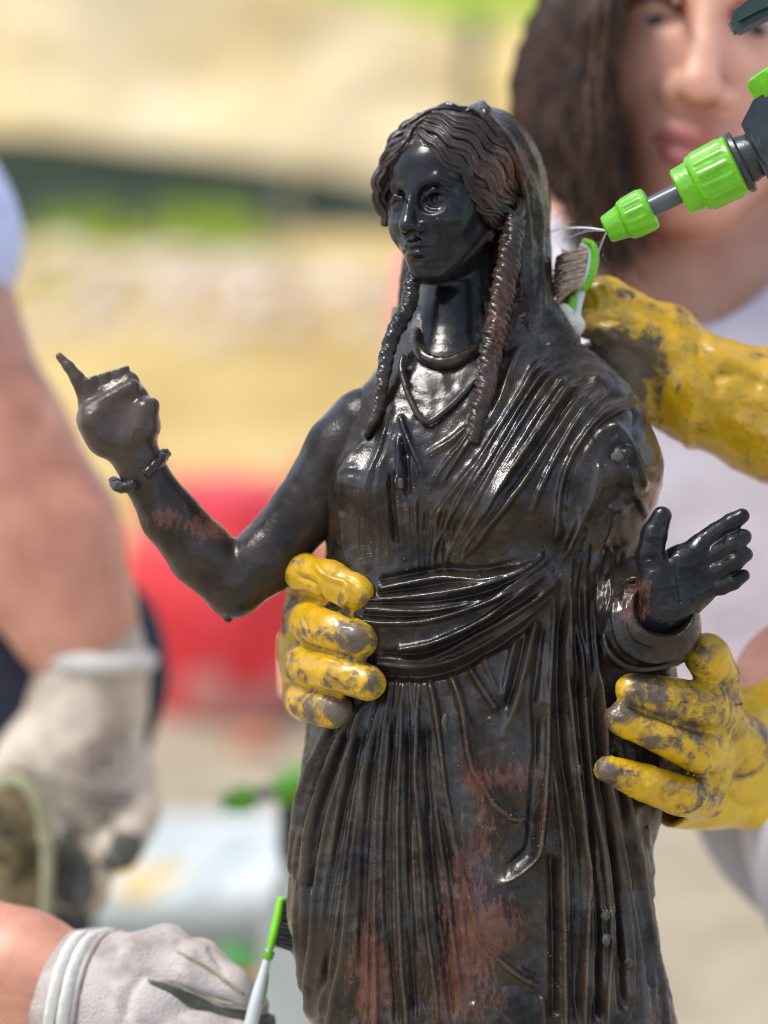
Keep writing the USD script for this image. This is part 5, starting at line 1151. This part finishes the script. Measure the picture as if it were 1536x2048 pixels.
# ---- bottom left: forearm and grey glove with a brush
BD = .055
p3 = person('forearm in a grey glove at the bottom left, scrubbing the skirt with a toothbrush', to_world(P(-350, 2050, BD + .05)))
B = lambda x, y, d=0: P(x, y, BD + d * U)
fav = Vol(P(-700, 2500, BD) - [0, .09, 0], P(260, 1650, BD) + [0, .22, 0], .003)
fav.chain([B(165, 1990, 0), B(40, 1945, 30), B(-180, 1900, 110), B(-520, 1830, 500)], np.array([112, 128, 160, 190]) * U, 30 * U)
obj('arm', relax(fav.mesh(), 2), SKIN2, p3, smooth=True)
bg = Vol(P(60, 2300, BD) - [0, .085, 0], P(600, 1780, BD) + [0, .08, 0], .0016)
bg.chain([B(150, 1990, 0), B(195, 2000, 0), B(290, 2030, -20)], np.array([128, 142, 150]) * U, 30 * U)
bg.chain([B(270, 1935, -40), B(380, 1945, -70), B(455, 1978, -80), B(505, 2012, -70)], np.array([70, 60, 48, 36]) * U, 16 * U)
bg.chain([B(340, 1935, 0), B(400, 1920, -20), B(440, 1950, -30), B(485, 2000, -40)], np.array([56, 44, 36, 26]) * U, 8 * U)
bg.chain([B(300, 2090, -90), B(400, 2085, -130), B(470, 2080, -120)], np.array([84, 60, 44]) * U, 12 * U)
bg.chain([B(285, 1925, -60), B(330, 1900, -40)], np.array([60, 54]) * U, 16 * U)
bgm = rough(relax(bg.smooth(.8).mesh(), 1), .0008, 60, 19)
br = Relief()
for pts, a, w in (([(330, 1965), (290, 1950), (260, 1990), (250, 2048)], -10, 9), ([(250, 1900), (300, 1880), (360, 1890)], 6, 12), ([(340, 1895), (400, 1930), (450, 1965), (490, 1990)], -6, 4), ([(300, 1962), (360, 1972), (430, 1995), (480, 2010)], -9, 5), ([(415, 1890), (440, 1930), (450, 1960)], -7, 5), ([(240, 1960), (230, 2010), (240, 2048)], 6, 12), ([(350, 1940), (380, 1955), (370, 1975)], 4, 8), ([(280, 2040), (330, 2060)], -6, 8)):
    br.stroke(pts, a, w)
bgm = (bgm[0] + normals(*bgm) * (br.at(bgm[0]) * U)[:, None], bgm[1])
BG = obj('glove', bgm, GREYGLOVE, p3, smooth=True)
fc = spline([(300, 1964), (350, 1986), (410, 2012), (480, 2036), (545, 2052)], 24); fr = np.interp(np.linspace(0, 1, 24), np.linspace(0, 1, 5), [5, 17, 26, 29, 22])
fd = bg.hit(fc[:, 0], fc[:, 1], -.1, .2); ok_ = np.isfinite(fd); fd = gaussian_filter(np.interp(np.arange(24), np.where(ok_)[0], fd[ok_]), 2)
obj('finger_coating', rough(tube(np.array([P(x, y, d + .45 * r * U) for (x, y), d, r in zip(fc, fd, fr)]), fr * U, seg=20, n=70), .0008, 120, 3), COATING, BG, smooth=True)
bgv = bg
for off, r_, mt in ((0, 15, CUFFKNIT), (26, 15, CUFFKNIT), (50, 6, PRINT)):
    tr_ = spline([(192 + off, 1858 - off * .05), (150 + off, 1882), (118 + off, 1950), (100 + off, 2040), (96 + off, 2120)], 24)
    dd_ = bgv.hit(tr_[:, 0], tr_[:, 1], -.1, .2); ok_ = np.isfinite(dd_); dd_ = gaussian_filter(np.interp(np.arange(24), np.where(ok_)[0], dd_[ok_]), 1)
    obj('cuff_band', tube(np.array([P(x, y, d - .0005) for (x, y), d in zip(tr_, dd_)]), np.array([.15, .8, 1, 1, 1, 1, 1, 1]) * r_ * U, seg=12, n=60, wob=.2, flat=.7), mt, BG, smooth=True)

for tr_ in ([(338, 1893), (400, 1926), (450, 1960), (488, 1990)], [(296, 1958), (360, 1976), (430, 2000), (490, 2012)]):
    tr_ = spline(tr_, 20); dd_ = bg.hit(tr_[:, 0], tr_[:, 1], -.1, .2); ok_ = np.isfinite(dd_); dd_ = np.interp(np.arange(20), np.where(ok_)[0], dd_[ok_])
    obj('seam', tube(np.array([P(x, y, d) for (x, y), d in zip(tr_, dd_)]), 3.2 * U, seg=8, n=50, wob=.4), noisy('olive_seam', (.20, .19, .10), (.36, .34, .22), scale=90, rough=.8), BG, smooth=True)

# ------------------------------------------------------------------ brushes
def bristles(a, b, dirv, wid, ln, n, r, seed, mat, parent, name='bristles', splay=.2):
    """tufts of thin bristles standing in rows between a and b, pointing along dirv"""
    rg = np.random.default_rng(seed); a, b = np.asarray(a), np.asarray(b); dv = np.asarray(dirv, float); dv /= np.linalg.norm(dv)
    ax = (b - a) / np.linalg.norm(b - a); side = np.cross(ax, dv); ms = []
    for k in range(n):
        s = rg.random(); p0 = a + (b - a) * s + side * rg.uniform(-wid, wid); d = dv + ax * rg.normal(0, splay * .5) + side * rg.normal(0, splay)
        l = ln * rg.uniform(.85, 1.1); p1 = p0 + d * l * .6; p2 = p0 + d * l + np.array([0, 0, -1]) * l * .08 * rg.random() + ax * l * rg.normal(0, .10)
        ms.append(tube(np.array([p0, p1, p2]), [r, r, r * .6], seg=4, n=4))
    return obj(name, join(ms), mat, parent, smooth=True)

R_ = lambda x, y, d=0: P(x, y, .020 + d * U)
t1 = thing('toothbrush', 'green-backed toothbrush with muddy brown bristles against the veil at the right', 'brush', to_world(R_(1150, 640)))
obj('head', tube(np.array([R_(1166, 482), R_(1184, 492), R_(1188, 520), R_(1180, 556), R_(1166, 580)]), np.array([7, 10, 10, 10, 8]) * U, seg=14, n=50, flat=2.4), LIME, t1, smooth=True)
obj('backing', tube(np.array([R_(1162, 490), R_(1174, 498), R_(1178, 522), R_(1170, 556), R_(1158, 578)]), np.array([6, 7, 7, 7, 6]) * U, seg=12, n=40, flat=2.6), WHITEP, t1, smooth=True)
bristles(R_(1174, 494), R_(1166, 574), R_(1112, 545) - R_(1166, 530), 20 * U, 56 * U, 460, 1.5 * U, 1, BRISTLE, t1, splay=.12)
bristles(R_(1134, 506), R_(1126, 578), R_(1108, 556) - R_(1134, 540), 22 * U, 26 * U, 320, 2.0 * U, 2, BRISTLE_TIP, t1, name='muddy_tips', splay=.5)
obj('loose_tuft', tube(np.array([R_(1150, 566), R_(1128, 585), R_(1114, 604), R_(1110, 622)]), np.array([12, 10, 6, 2]) * U, seg=10, n=30, grooves=6, depth=.3), BRISTLE, t1, smooth=True)
obj('neck', tube(np.array([R_(1164, 576), R_(1154, 610), R_(1146, 650), R_(1120, 720, 40)]), np.array([9, 12, 15, 17]) * U, seg=16, n=40), WHITEP, t1, smooth=True)
obj('collar', tube(np.array([R_(1165, 568), R_(1156, 584)]), 11 * U, seg=16, n=10), LIME, t1, smooth=True)
obj('grip_patch', tube(np.array([R_(1149, 594, -10), R_(1144, 612, -12), R_(1142, 630, -14)]), np.array([7, 10, 6]) * U, seg=12, n=20, flat=.6), LIME, t1, smooth=True)
obj('white_wrap', relax(Vol(P(1090, 720, .03) - [0, .03, 0], P(1210, 590, .05) + [0, .03, 0], .0012).chain([R_(1128, 620, -20), R_(1150, 650, -30), R_(1138, 690, -20)], np.array([14, 19, 10]) * U, 10 * U).mesh(), 1), CUFFKNIT, t1, smooth=True)

t2 = thing('toothbrush', 'lime and white toothbrush with black bristles scrubbing the lower left of the skirt', 'brush', to_world(P(515, 2010, .02)))
W2 = lambda x, y, d=0: P(x, y, .02 + d * U)
obj('head', tube(np.array([W2(563, 1796), W2(557, 1830), W2(549, 1866), W2(541, 1896)]), np.array([9, 10.5, 10.5, 8]) * U, seg=16, n=40, flat=1.9), LIME2, t2, smooth=True)
bristles(W2(568, 1800, 0), W2(552, 1890, 0), W2(600, 1850) - W2(560, 1842), 16 * U, 48 * U, 420, 1.6 * U, 5, BRISTLE_BLACK, t2, splay=.08)
obj('collar', tube(np.array([W2(539, 1903), W2(535, 1918)]), np.array([12, 10]) * U, seg=16, n=8), LIME, t2, smooth=True)
obj('neck', tube(np.array([W2(541, 1894), W2(530, 1935), W2(521, 1970), W2(512, 2005), W2(500, 2060, 10)]), np.array([7, 9, 12, 14, 15]) * U, seg=16, n=40), WHITEP, t2, smooth=True)
obj('grip_patch', tube(np.array([W2(533, 1946, 6), W2(527, 1975, 8), W2(519, 2005, 8)]), np.array([6, 9, 10]) * U, seg=12, n=20), LIME, t2, smooth=True)

# ------------------------------------------------------------------ pump sprayers
def sprayer(label, c, axis, up, s, whole=True):
    """c: nozzle tip; axis: unit vector from the tip back to the body; s: metres per unit (photo px)"""
    t = thing('pump_sprayer', label, 'sprayer', to_world(c)); a = np.asarray(axis, float); a /= np.linalg.norm(a); u = np.asarray(up, float); u = u - a * (u @ a); u /= np.linalg.norm(u); w = np.cross(a, u)
    A_ = lambda x: c + a * x * s
    Lt = lambda x, y, z=0: c + (a * x + u * y + w * z) * s
    sc = lambda pr: [(x * s, r * s) for x, r in pr]
    obj('nozzle', lathe(sc([(0, 0), (0, 10), (-.5, 24), (3, 28), (34, 34), (36, 35.5), (38, 34), (40, 38), (44, 41), (92, 44), (98, 42), (101, 36), (101, 16)]), c, A_(1), ribs=14, rib_depth=1.8 * s, rib_span=(50 * s, 88 * s)), LIME, t, smooth=35)
    obj('wand', lathe(sc([(92, 0), (92, 21), (178, 21), (178, 0)]), c, A_(1), seg=40), GREYP, t, smooth=40)
    obj('collar', lathe(sc([(162, 20), (163, 44), (167, 49), (196, 51), (200, 56), (204, 59), (284, 62), (290, 58), (291, 40)]), c, A_(1), ribs=14, rib_depth=2.6 * s, rib_span=(212 * s, 274 * s)), LIME, t, smooth=35)
    obj('collar_ring', lathe(sc([(288, 30), (289, 62), (293, 65), (301, 65), (305, 60), (306, 30)]), c, A_(1), seg=48), BLACKP, t, smooth=30)
    obj('neck', lathe(sc([(300, 48), (310, 50), (330, 46), (336, 56), (350, 60), (352, 30)]), c, A_(1), seg=40), BLACKP, t, smooth=30)
    obj('clip', join([box_frame(Lt(318, 34, -48), a, u, w, np.array([26, 16, 8]) * s), box_frame(Lt(330, 6, -52), a, u, w, np.array([4, 40, 5]) * s), box_frame(Lt(318, -10, -52), a, u, w, np.array([22, 4, 5]) * s)]), GREYP, t, smooth=30)
    pv = [(330, -66), (330, 60), (372, 92), (520, 104), (560, 60), (560, -60), (520, -110), (372, -84)]
    obj('body', prism_frame(pv, 56, Lt, s, 10), BLACKP, t, smooth=30)
    obj('pressure_cap', lathe(sc([(0, 0), (0, 52), (8, 60), (60, 66), (66, 60), (70, 0)]), Lt(440, 70), Lt(440, 71), ribs=12, rib_depth=3 * s, rib_span=(10 * s, 56 * s)), LIME, t, smooth=35)
    obj('lever', prism_frame([(378, 76), (384, 92), (440, 126), (540, 166), (560, 146), (450, 96)], 26, Lt, s, 5), LIME2, t, smooth=30)
    pr = [(395, 205), (392, 226), (410, 246), (700, 330), (700, 290), (460, 205), (420, 196)]
    if whole:
        obj('pump_handle', prism_frame([(404, 232), (398, 252), (414, 270), (750, 342), (750, 270), (560, 220), (460, 232)], 42, Lt, s, 14), DARKGREENP, t, smooth=40)
        for y_ in (286, 300):
            obj('handle_rim', tube(np.array([Lt(402, y_ - 44, -44), Lt(430, y_ - 28, -46), Lt(750, y_ + 42, -46)]), 7 * s, seg=10, n=40), GREYP, t, smooth=True)
        obj('pump_rod', lathe(sc([(0, 22), (170, 22)]), Lt(580, 40), Lt(580, 41), seg=24), BLACKP, t, smooth=40)
        return t, Lt
    return t, Lt

def box_frame(c, a, u, w, size):
    k = np.array([[x, y, z] for x in (-.5, .5) for y in (-.5, .5) for z in (-.5, .5)]) * size
    m = trimesh.convex.convex_hull(c + k[:, :1] * a + k[:, 1:2] * u + k[:, 2:] * w)
    return np.array(m.vertices), np.array(m.faces)

def prism_frame(poly, half, Lt, s, bevel):
    """a bevelled plate: outline (x, y), half thickness"""
    from shapely.geometry import Polygon
    pg = Polygon(poly); inner = pg.buffer(-bevel)
    m0 = trimesh.creation.extrude_polygon(pg, 2 * (half - bevel), engine='earcut'); m0.apply_translation([0, 0, -(half - bevel)])
    m1 = trimesh.creation.extrude_polygon(inner, 2 * half, engine='earcut'); m1.apply_translation([0, 0, -half])
    v, f = join([(np.array(m0.vertices), np.array(m0.faces)), (np.array(m1.vertices), np.array(m1.faces))])
    return np.array([Lt(*p) for p in v]), f

SPD = -.012
tip = P(1212, 460, SPD)
ax_ = P(1480, 325, SPD - .012) - tip
sprayer('black pump sprayer with ribbed lime nozzle pointing in from the upper right corner', tip, ax_, UP @ ROT + [0, 0, .0], S(1, SPD))
# two thin jets of water leaving the nozzle
jt = thing('water_jet', 'two thin white threads of water leaving the lime nozzle towards the veil and the brush', 'water', to_world(tip))
obj('stream', tube(np.array([P(1214, 461, SPD), P(1175, 456, 0), P(1140, 456, .01), P(1112, 460, .02), P(1100, 464, .024)]), np.array([1.6, 2.2, 2.0, 1.6, 1.2]) * U, seg=8, n=60, wob=.5), WATER, jt, smooth=True)
obj('stream', tube(np.array([P(1214, 461, SPD), P(1206, 480, 0), P(1198, 500, .02), P(1188, 524, .035)]), np.array([1.4, 1.6, 1.5, 1.2]) * U, seg=8, n=40, wob=.5), WATER, jt, smooth=True)
obj('stream', tube(np.array([P(1214, 462, SPD), P(1180, 462, 0), P(1150, 470, .01), P(1128, 484, .02)]), np.array([.9, 1.1, .9, .6]) * U, seg=8, n=40, wob=.5), WATER, jt, smooth=True)

rgd = np.random.default_rng(3); dr = []; ico = trimesh.creation.icosphere(1, 1.0)
for _ in range(70):
    x_ = rgd.uniform(1096, 1185); dr.append((P(x_, 458 + rgd.normal(0, 2 + (1190 - x_) * .10), rgd.uniform(0, .02)) + np.array(ico.vertices) * rgd.uniform(.35, .85) * U, np.array(ico.faces)))
for _ in range(40): dr.append((P(rgd.normal(1195, 8), rgd.uniform(480, 560), rgd.uniform(0, .03)) + np.array(ico.vertices) * rgd.uniform(.35, .8) * U, np.array(ico.faces)))
tag(stage.GetPrimAtPath(obj('droplets', join(dr), WATER, jt, smooth=True)), kind='stuff')

# ------------------------------------------------------------------ things on the trench floor behind
d_ = 1.9; tip2 = P(442, 1608, d_ - DIST)
t3, L3 = sprayer('small green and black pump sprayer standing on the ground behind the skirt', tip2, np.array([1, .10, .22]), np.array([-.2, 0, 1.0]), .00023, whole=False)
wb = to_world(P(640, 1660, d_ - DIST + .02)); zb = .004
obj('tank', lathe([(0, 0), (.002, .038), (.012, .043), (wb[2] - .10, .043), (wb[2] - .06, .040), (wb[2] - .025, .026), (wb[2] - .015, .024)], to_frame([wb[0], wb[1], zb]), to_frame([wb[0], wb[1], zb + 1]), seg=40), CLOUDYP, t3, smooth=40)
obj('tank_cap', lathe([(0, 0), (0, .028), (.006, .030), (.045, .029), (.05, .024), (.06, 0)], to_frame([wb[0], wb[1], wb[2] - .022]), to_frame([wb[0], wb[1], wb[2] + 1]), seg=32), BLACKP, t3, smooth=40)

gb = ground_at(445, 1462); rb_ = thing('red_tub', 'big round red plastic tub dusted with soil behind the raised bronze arm', 'tub', gb)
rs2 = (.000181 * np.linalg.norm(gb[1])) 
def tub(cen, prof, n=64, seed=2):
    ph = np.linspace(0, 2 * np.pi, n, endpoint=False); v = []
    for z, r in prof:
        k = 1 + .05 * (meshkit.noise(np.stack([np.cos(ph) * 1.4, np.sin(ph) * 1.4, 0 * ph + z * 4], -1), seed) - .5) * 2
        v.append(np.stack([cen[0] + r * k * np.cos(ph), cen[1] + r * k * np.sin(ph), cen[2] + z + 0 * ph], 1))
    v = np.vstack(v); m = len(prof); g = np.arange(m * n).reshape(m, n); g2_ = np.roll(g, -1, 1)
    q = np.stack([g[:-1], g2_[:-1], g2_[1:], g[1:]], -1).reshape(-1, 4)
    return v, np.vstack([q[:, [0, 1, 2]], q[:, [0, 2, 3]]])
obj('shell', tub(gb + [0, .16, 0], [(0, 0), (0, .11), (.012, .125), (.08, .150), (.16, .166), (.22, .160), (.28, .136), (.315, .118), (.325, .120), (.325, .108), (.30, .112), (.22, .148), (.10, .142), (.03, .11), (.03, 0)]), RED, rb_, smooth=40, world=True)
mm = [trimesh.creation.icosphere(3, 1.0)]
v = np.array(mm[0].vertices); v = v * (1 + .6 * (meshkit.fbm(v * 1.5, 3, 4)[:, None] - .5)) * [.105, .105, .035]
obj('red_cloth', (v + gb + [0, .16, .31], np.array(mm[0].faces)), noisy('red_cloth', (.56, .03, .05), (.70, .12, .13), scale=8, rough=.8), rb_, smooth=True, world=True)
for sx_ in (-1, 1):
    c_ = gb + [sx_ * .118, .16, .318]
    obj('handle', (to_world(tube(np.array([to_frame(c_ + [0, .05 * math.cos(a), .055 * math.sin(a)]) for a in np.linspace(0, math.pi, 12)]), .010, seg=10, n=30)[0]), tube(np.array([to_frame(c_ + [0, .05 * math.cos(a), .055 * math.sin(a)]) for a in np.linspace(0, math.pi, 12)]), .010, seg=10, n=30)[1]), RED, rb_, smooth=True, world=True)
v = np.array(trimesh.creation.icosphere(3, 1.0).vertices); f = np.array(trimesh.creation.icosphere(3, 1.0).faces)
def dirt(az, z, rr, sx_, sz_, seed):
    ph = az; c_ = gb + [math.sin(ph) * rr, .16 - math.cos(ph) * rr, z]
    k = v * (1 + .8 * (meshkit.fbm(v * 1.4, 3, seed)[:, None] - .5)) * [sx_, .012, sz_]; c2, s2 = math.cos(ph), math.sin(ph)
    k = np.stack([k[:, 0] * c2 - k[:, 1] * s2, k[:, 0] * s2 + k[:, 1] * c2, k[:, 2]], 1)
    obj('dried_mud', (k + c_, f), REDMUD, rb_, smooth=True, world=True)
dirt(-.15, .055, .140, .036, .05, 3); dirt(.35, .035, .132, .07, .03, 4); dirt(.7, .05, .138, .05, .035, 6); dirt(-.75, .27, .138, .03, .05, 8)

def tray(cen, sx_, sy_, h, rz, name, label, mat, floor=None):
    """an open rounded basin with wall thickness and a rolled rim"""
    o = thing(name, label, 'basin', cen)
    n = 48; ph = np.linspace(0, 2 * np.pi, n, endpoint=False); sq = lambda a: np.sign(a) * np.abs(a)**.45
    v = []
    for z, k in ((0, 0), (0, .80), (.006, .86), (h - .004, .97), (h, 1.03), (h + .004, 1.03), (h + .004, .985), (h - .006, .94), (.012, .83), (.012, 0)):
        x, y = sq(np.cos(ph)) * sx_ * k, sq(np.sin(ph)) * sy_ * k
        v.append(np.stack([x * math.cos(rz) - y * math.sin(rz), x * math.sin(rz) + y * math.cos(rz), z + 0 * x], 1))
    m = len(v); v = np.vstack(v) + cen; g = np.arange(m * n).reshape(m, n); g2_ = np.roll(g, -1, 1); q = np.stack([g[:-1], g2_[:-1], g2_[1:], g[1:]], -1).reshape(-1, 4)
    obj('shell', (v, np.vstack([q[:, [0, 1, 2]], q[:, [0, 2, 3]]])), mat, o, smooth=40, world=True)
    return o
tc = ground_at(390, 1800); o1 = tray(tc, .19, .16, .05, .12, 'basin', 'white plastic basin with yellow sand on the ground below the green sprayer', WHITEP)
b_ = np.array(trimesh.creation.icosphere(3, 1.0).vertices)
obj('sand', (b_ * (1 + .4 * (meshkit.fbm(b_ * 2, 3, 8)[:, None] - .5)) * [.052, .055, .03] + ground_at(325, 1838) + [0, 0, .03], f), SANDW, o1, smooth=True, world=True)
hs_ = thing('scoop', 'white plastic scoop leaning in the basin beside the yellow sand', 'scoop', tc + [.03, -.03, .06])
pa, pb = tc + [.0, -.10, .04], tc + [.06, -.03, .075]
tb = tube(np.array([to_frame(pa), to_frame((pa + pb) / 2 + [0, 0, .006]), to_frame(pb)]), [.017, .012, .015], seg=14, n=24, flat=.5)
obj('handle', tb, WHITEP, hs_, smooth=True)
e2 = b_ * [.028, .022, .014] + pa + [-.012, -.012, .0]
obj('bowl', (e2, f), WHITEP, hs_, smooth=True, world=True)
pk = at(548, 1985, 2.3)
o2 = thing('planter_box', 'small box in red, green and lime behind the lower left of the skirt', 'box', pk)
obj('lower_panel', box_mesh(pk + [0, 0, -.028], (.085, .05, .045), .1, .004), noisy('lime_card', (.36, .50, .02), (.46, .60, .05), scale=12, rough=.6), o2, smooth=False, world=True)
obj('red_band', box_mesh(pk + [0, 0, .003], (.086, .051, .014), .1, .002), CLAYRED, o2, smooth=False, world=True)
obj('lid', box_mesh(pk + [0, 0, .016], (.085, .05, .011), .1, .002), CLAY, o2, smooth=False, world=True)
obj('green_knob', (b_ * [.018, .016, .016] + pk + [-.03, 0, .026], f), noisy('green_card', (.05, .22, .06), (.08, .30, .08), scale=12, rough=.6), o2, smooth=True, world=True)
cl = ground_at(505, 1495); o3 = thing('brick_fragment', 'reddish brick fragment on the ground behind the green sprayer', 'brick', cl)
obj('fragment', rough(relax(Vol(np.array([-.06, -.05, -.03]), np.array([.06, .05, .05]), .004).chain([[-.025, 0, .005], [.025, .006, .008]], [.022, .018], .01).mesh(), 1), .004, 40, 2), CLAY, o3, smooth=True) if False else None
v3 = b_ * (1 + .6 * (meshkit.fbm(b_ * 1.6, 3, 77)[:, None] - .5)) * [.035, .025, .018]
obj('fragment', (v3 + cl + [0, 0, .01], f), CLAY, o3, smooth=40, world=True)
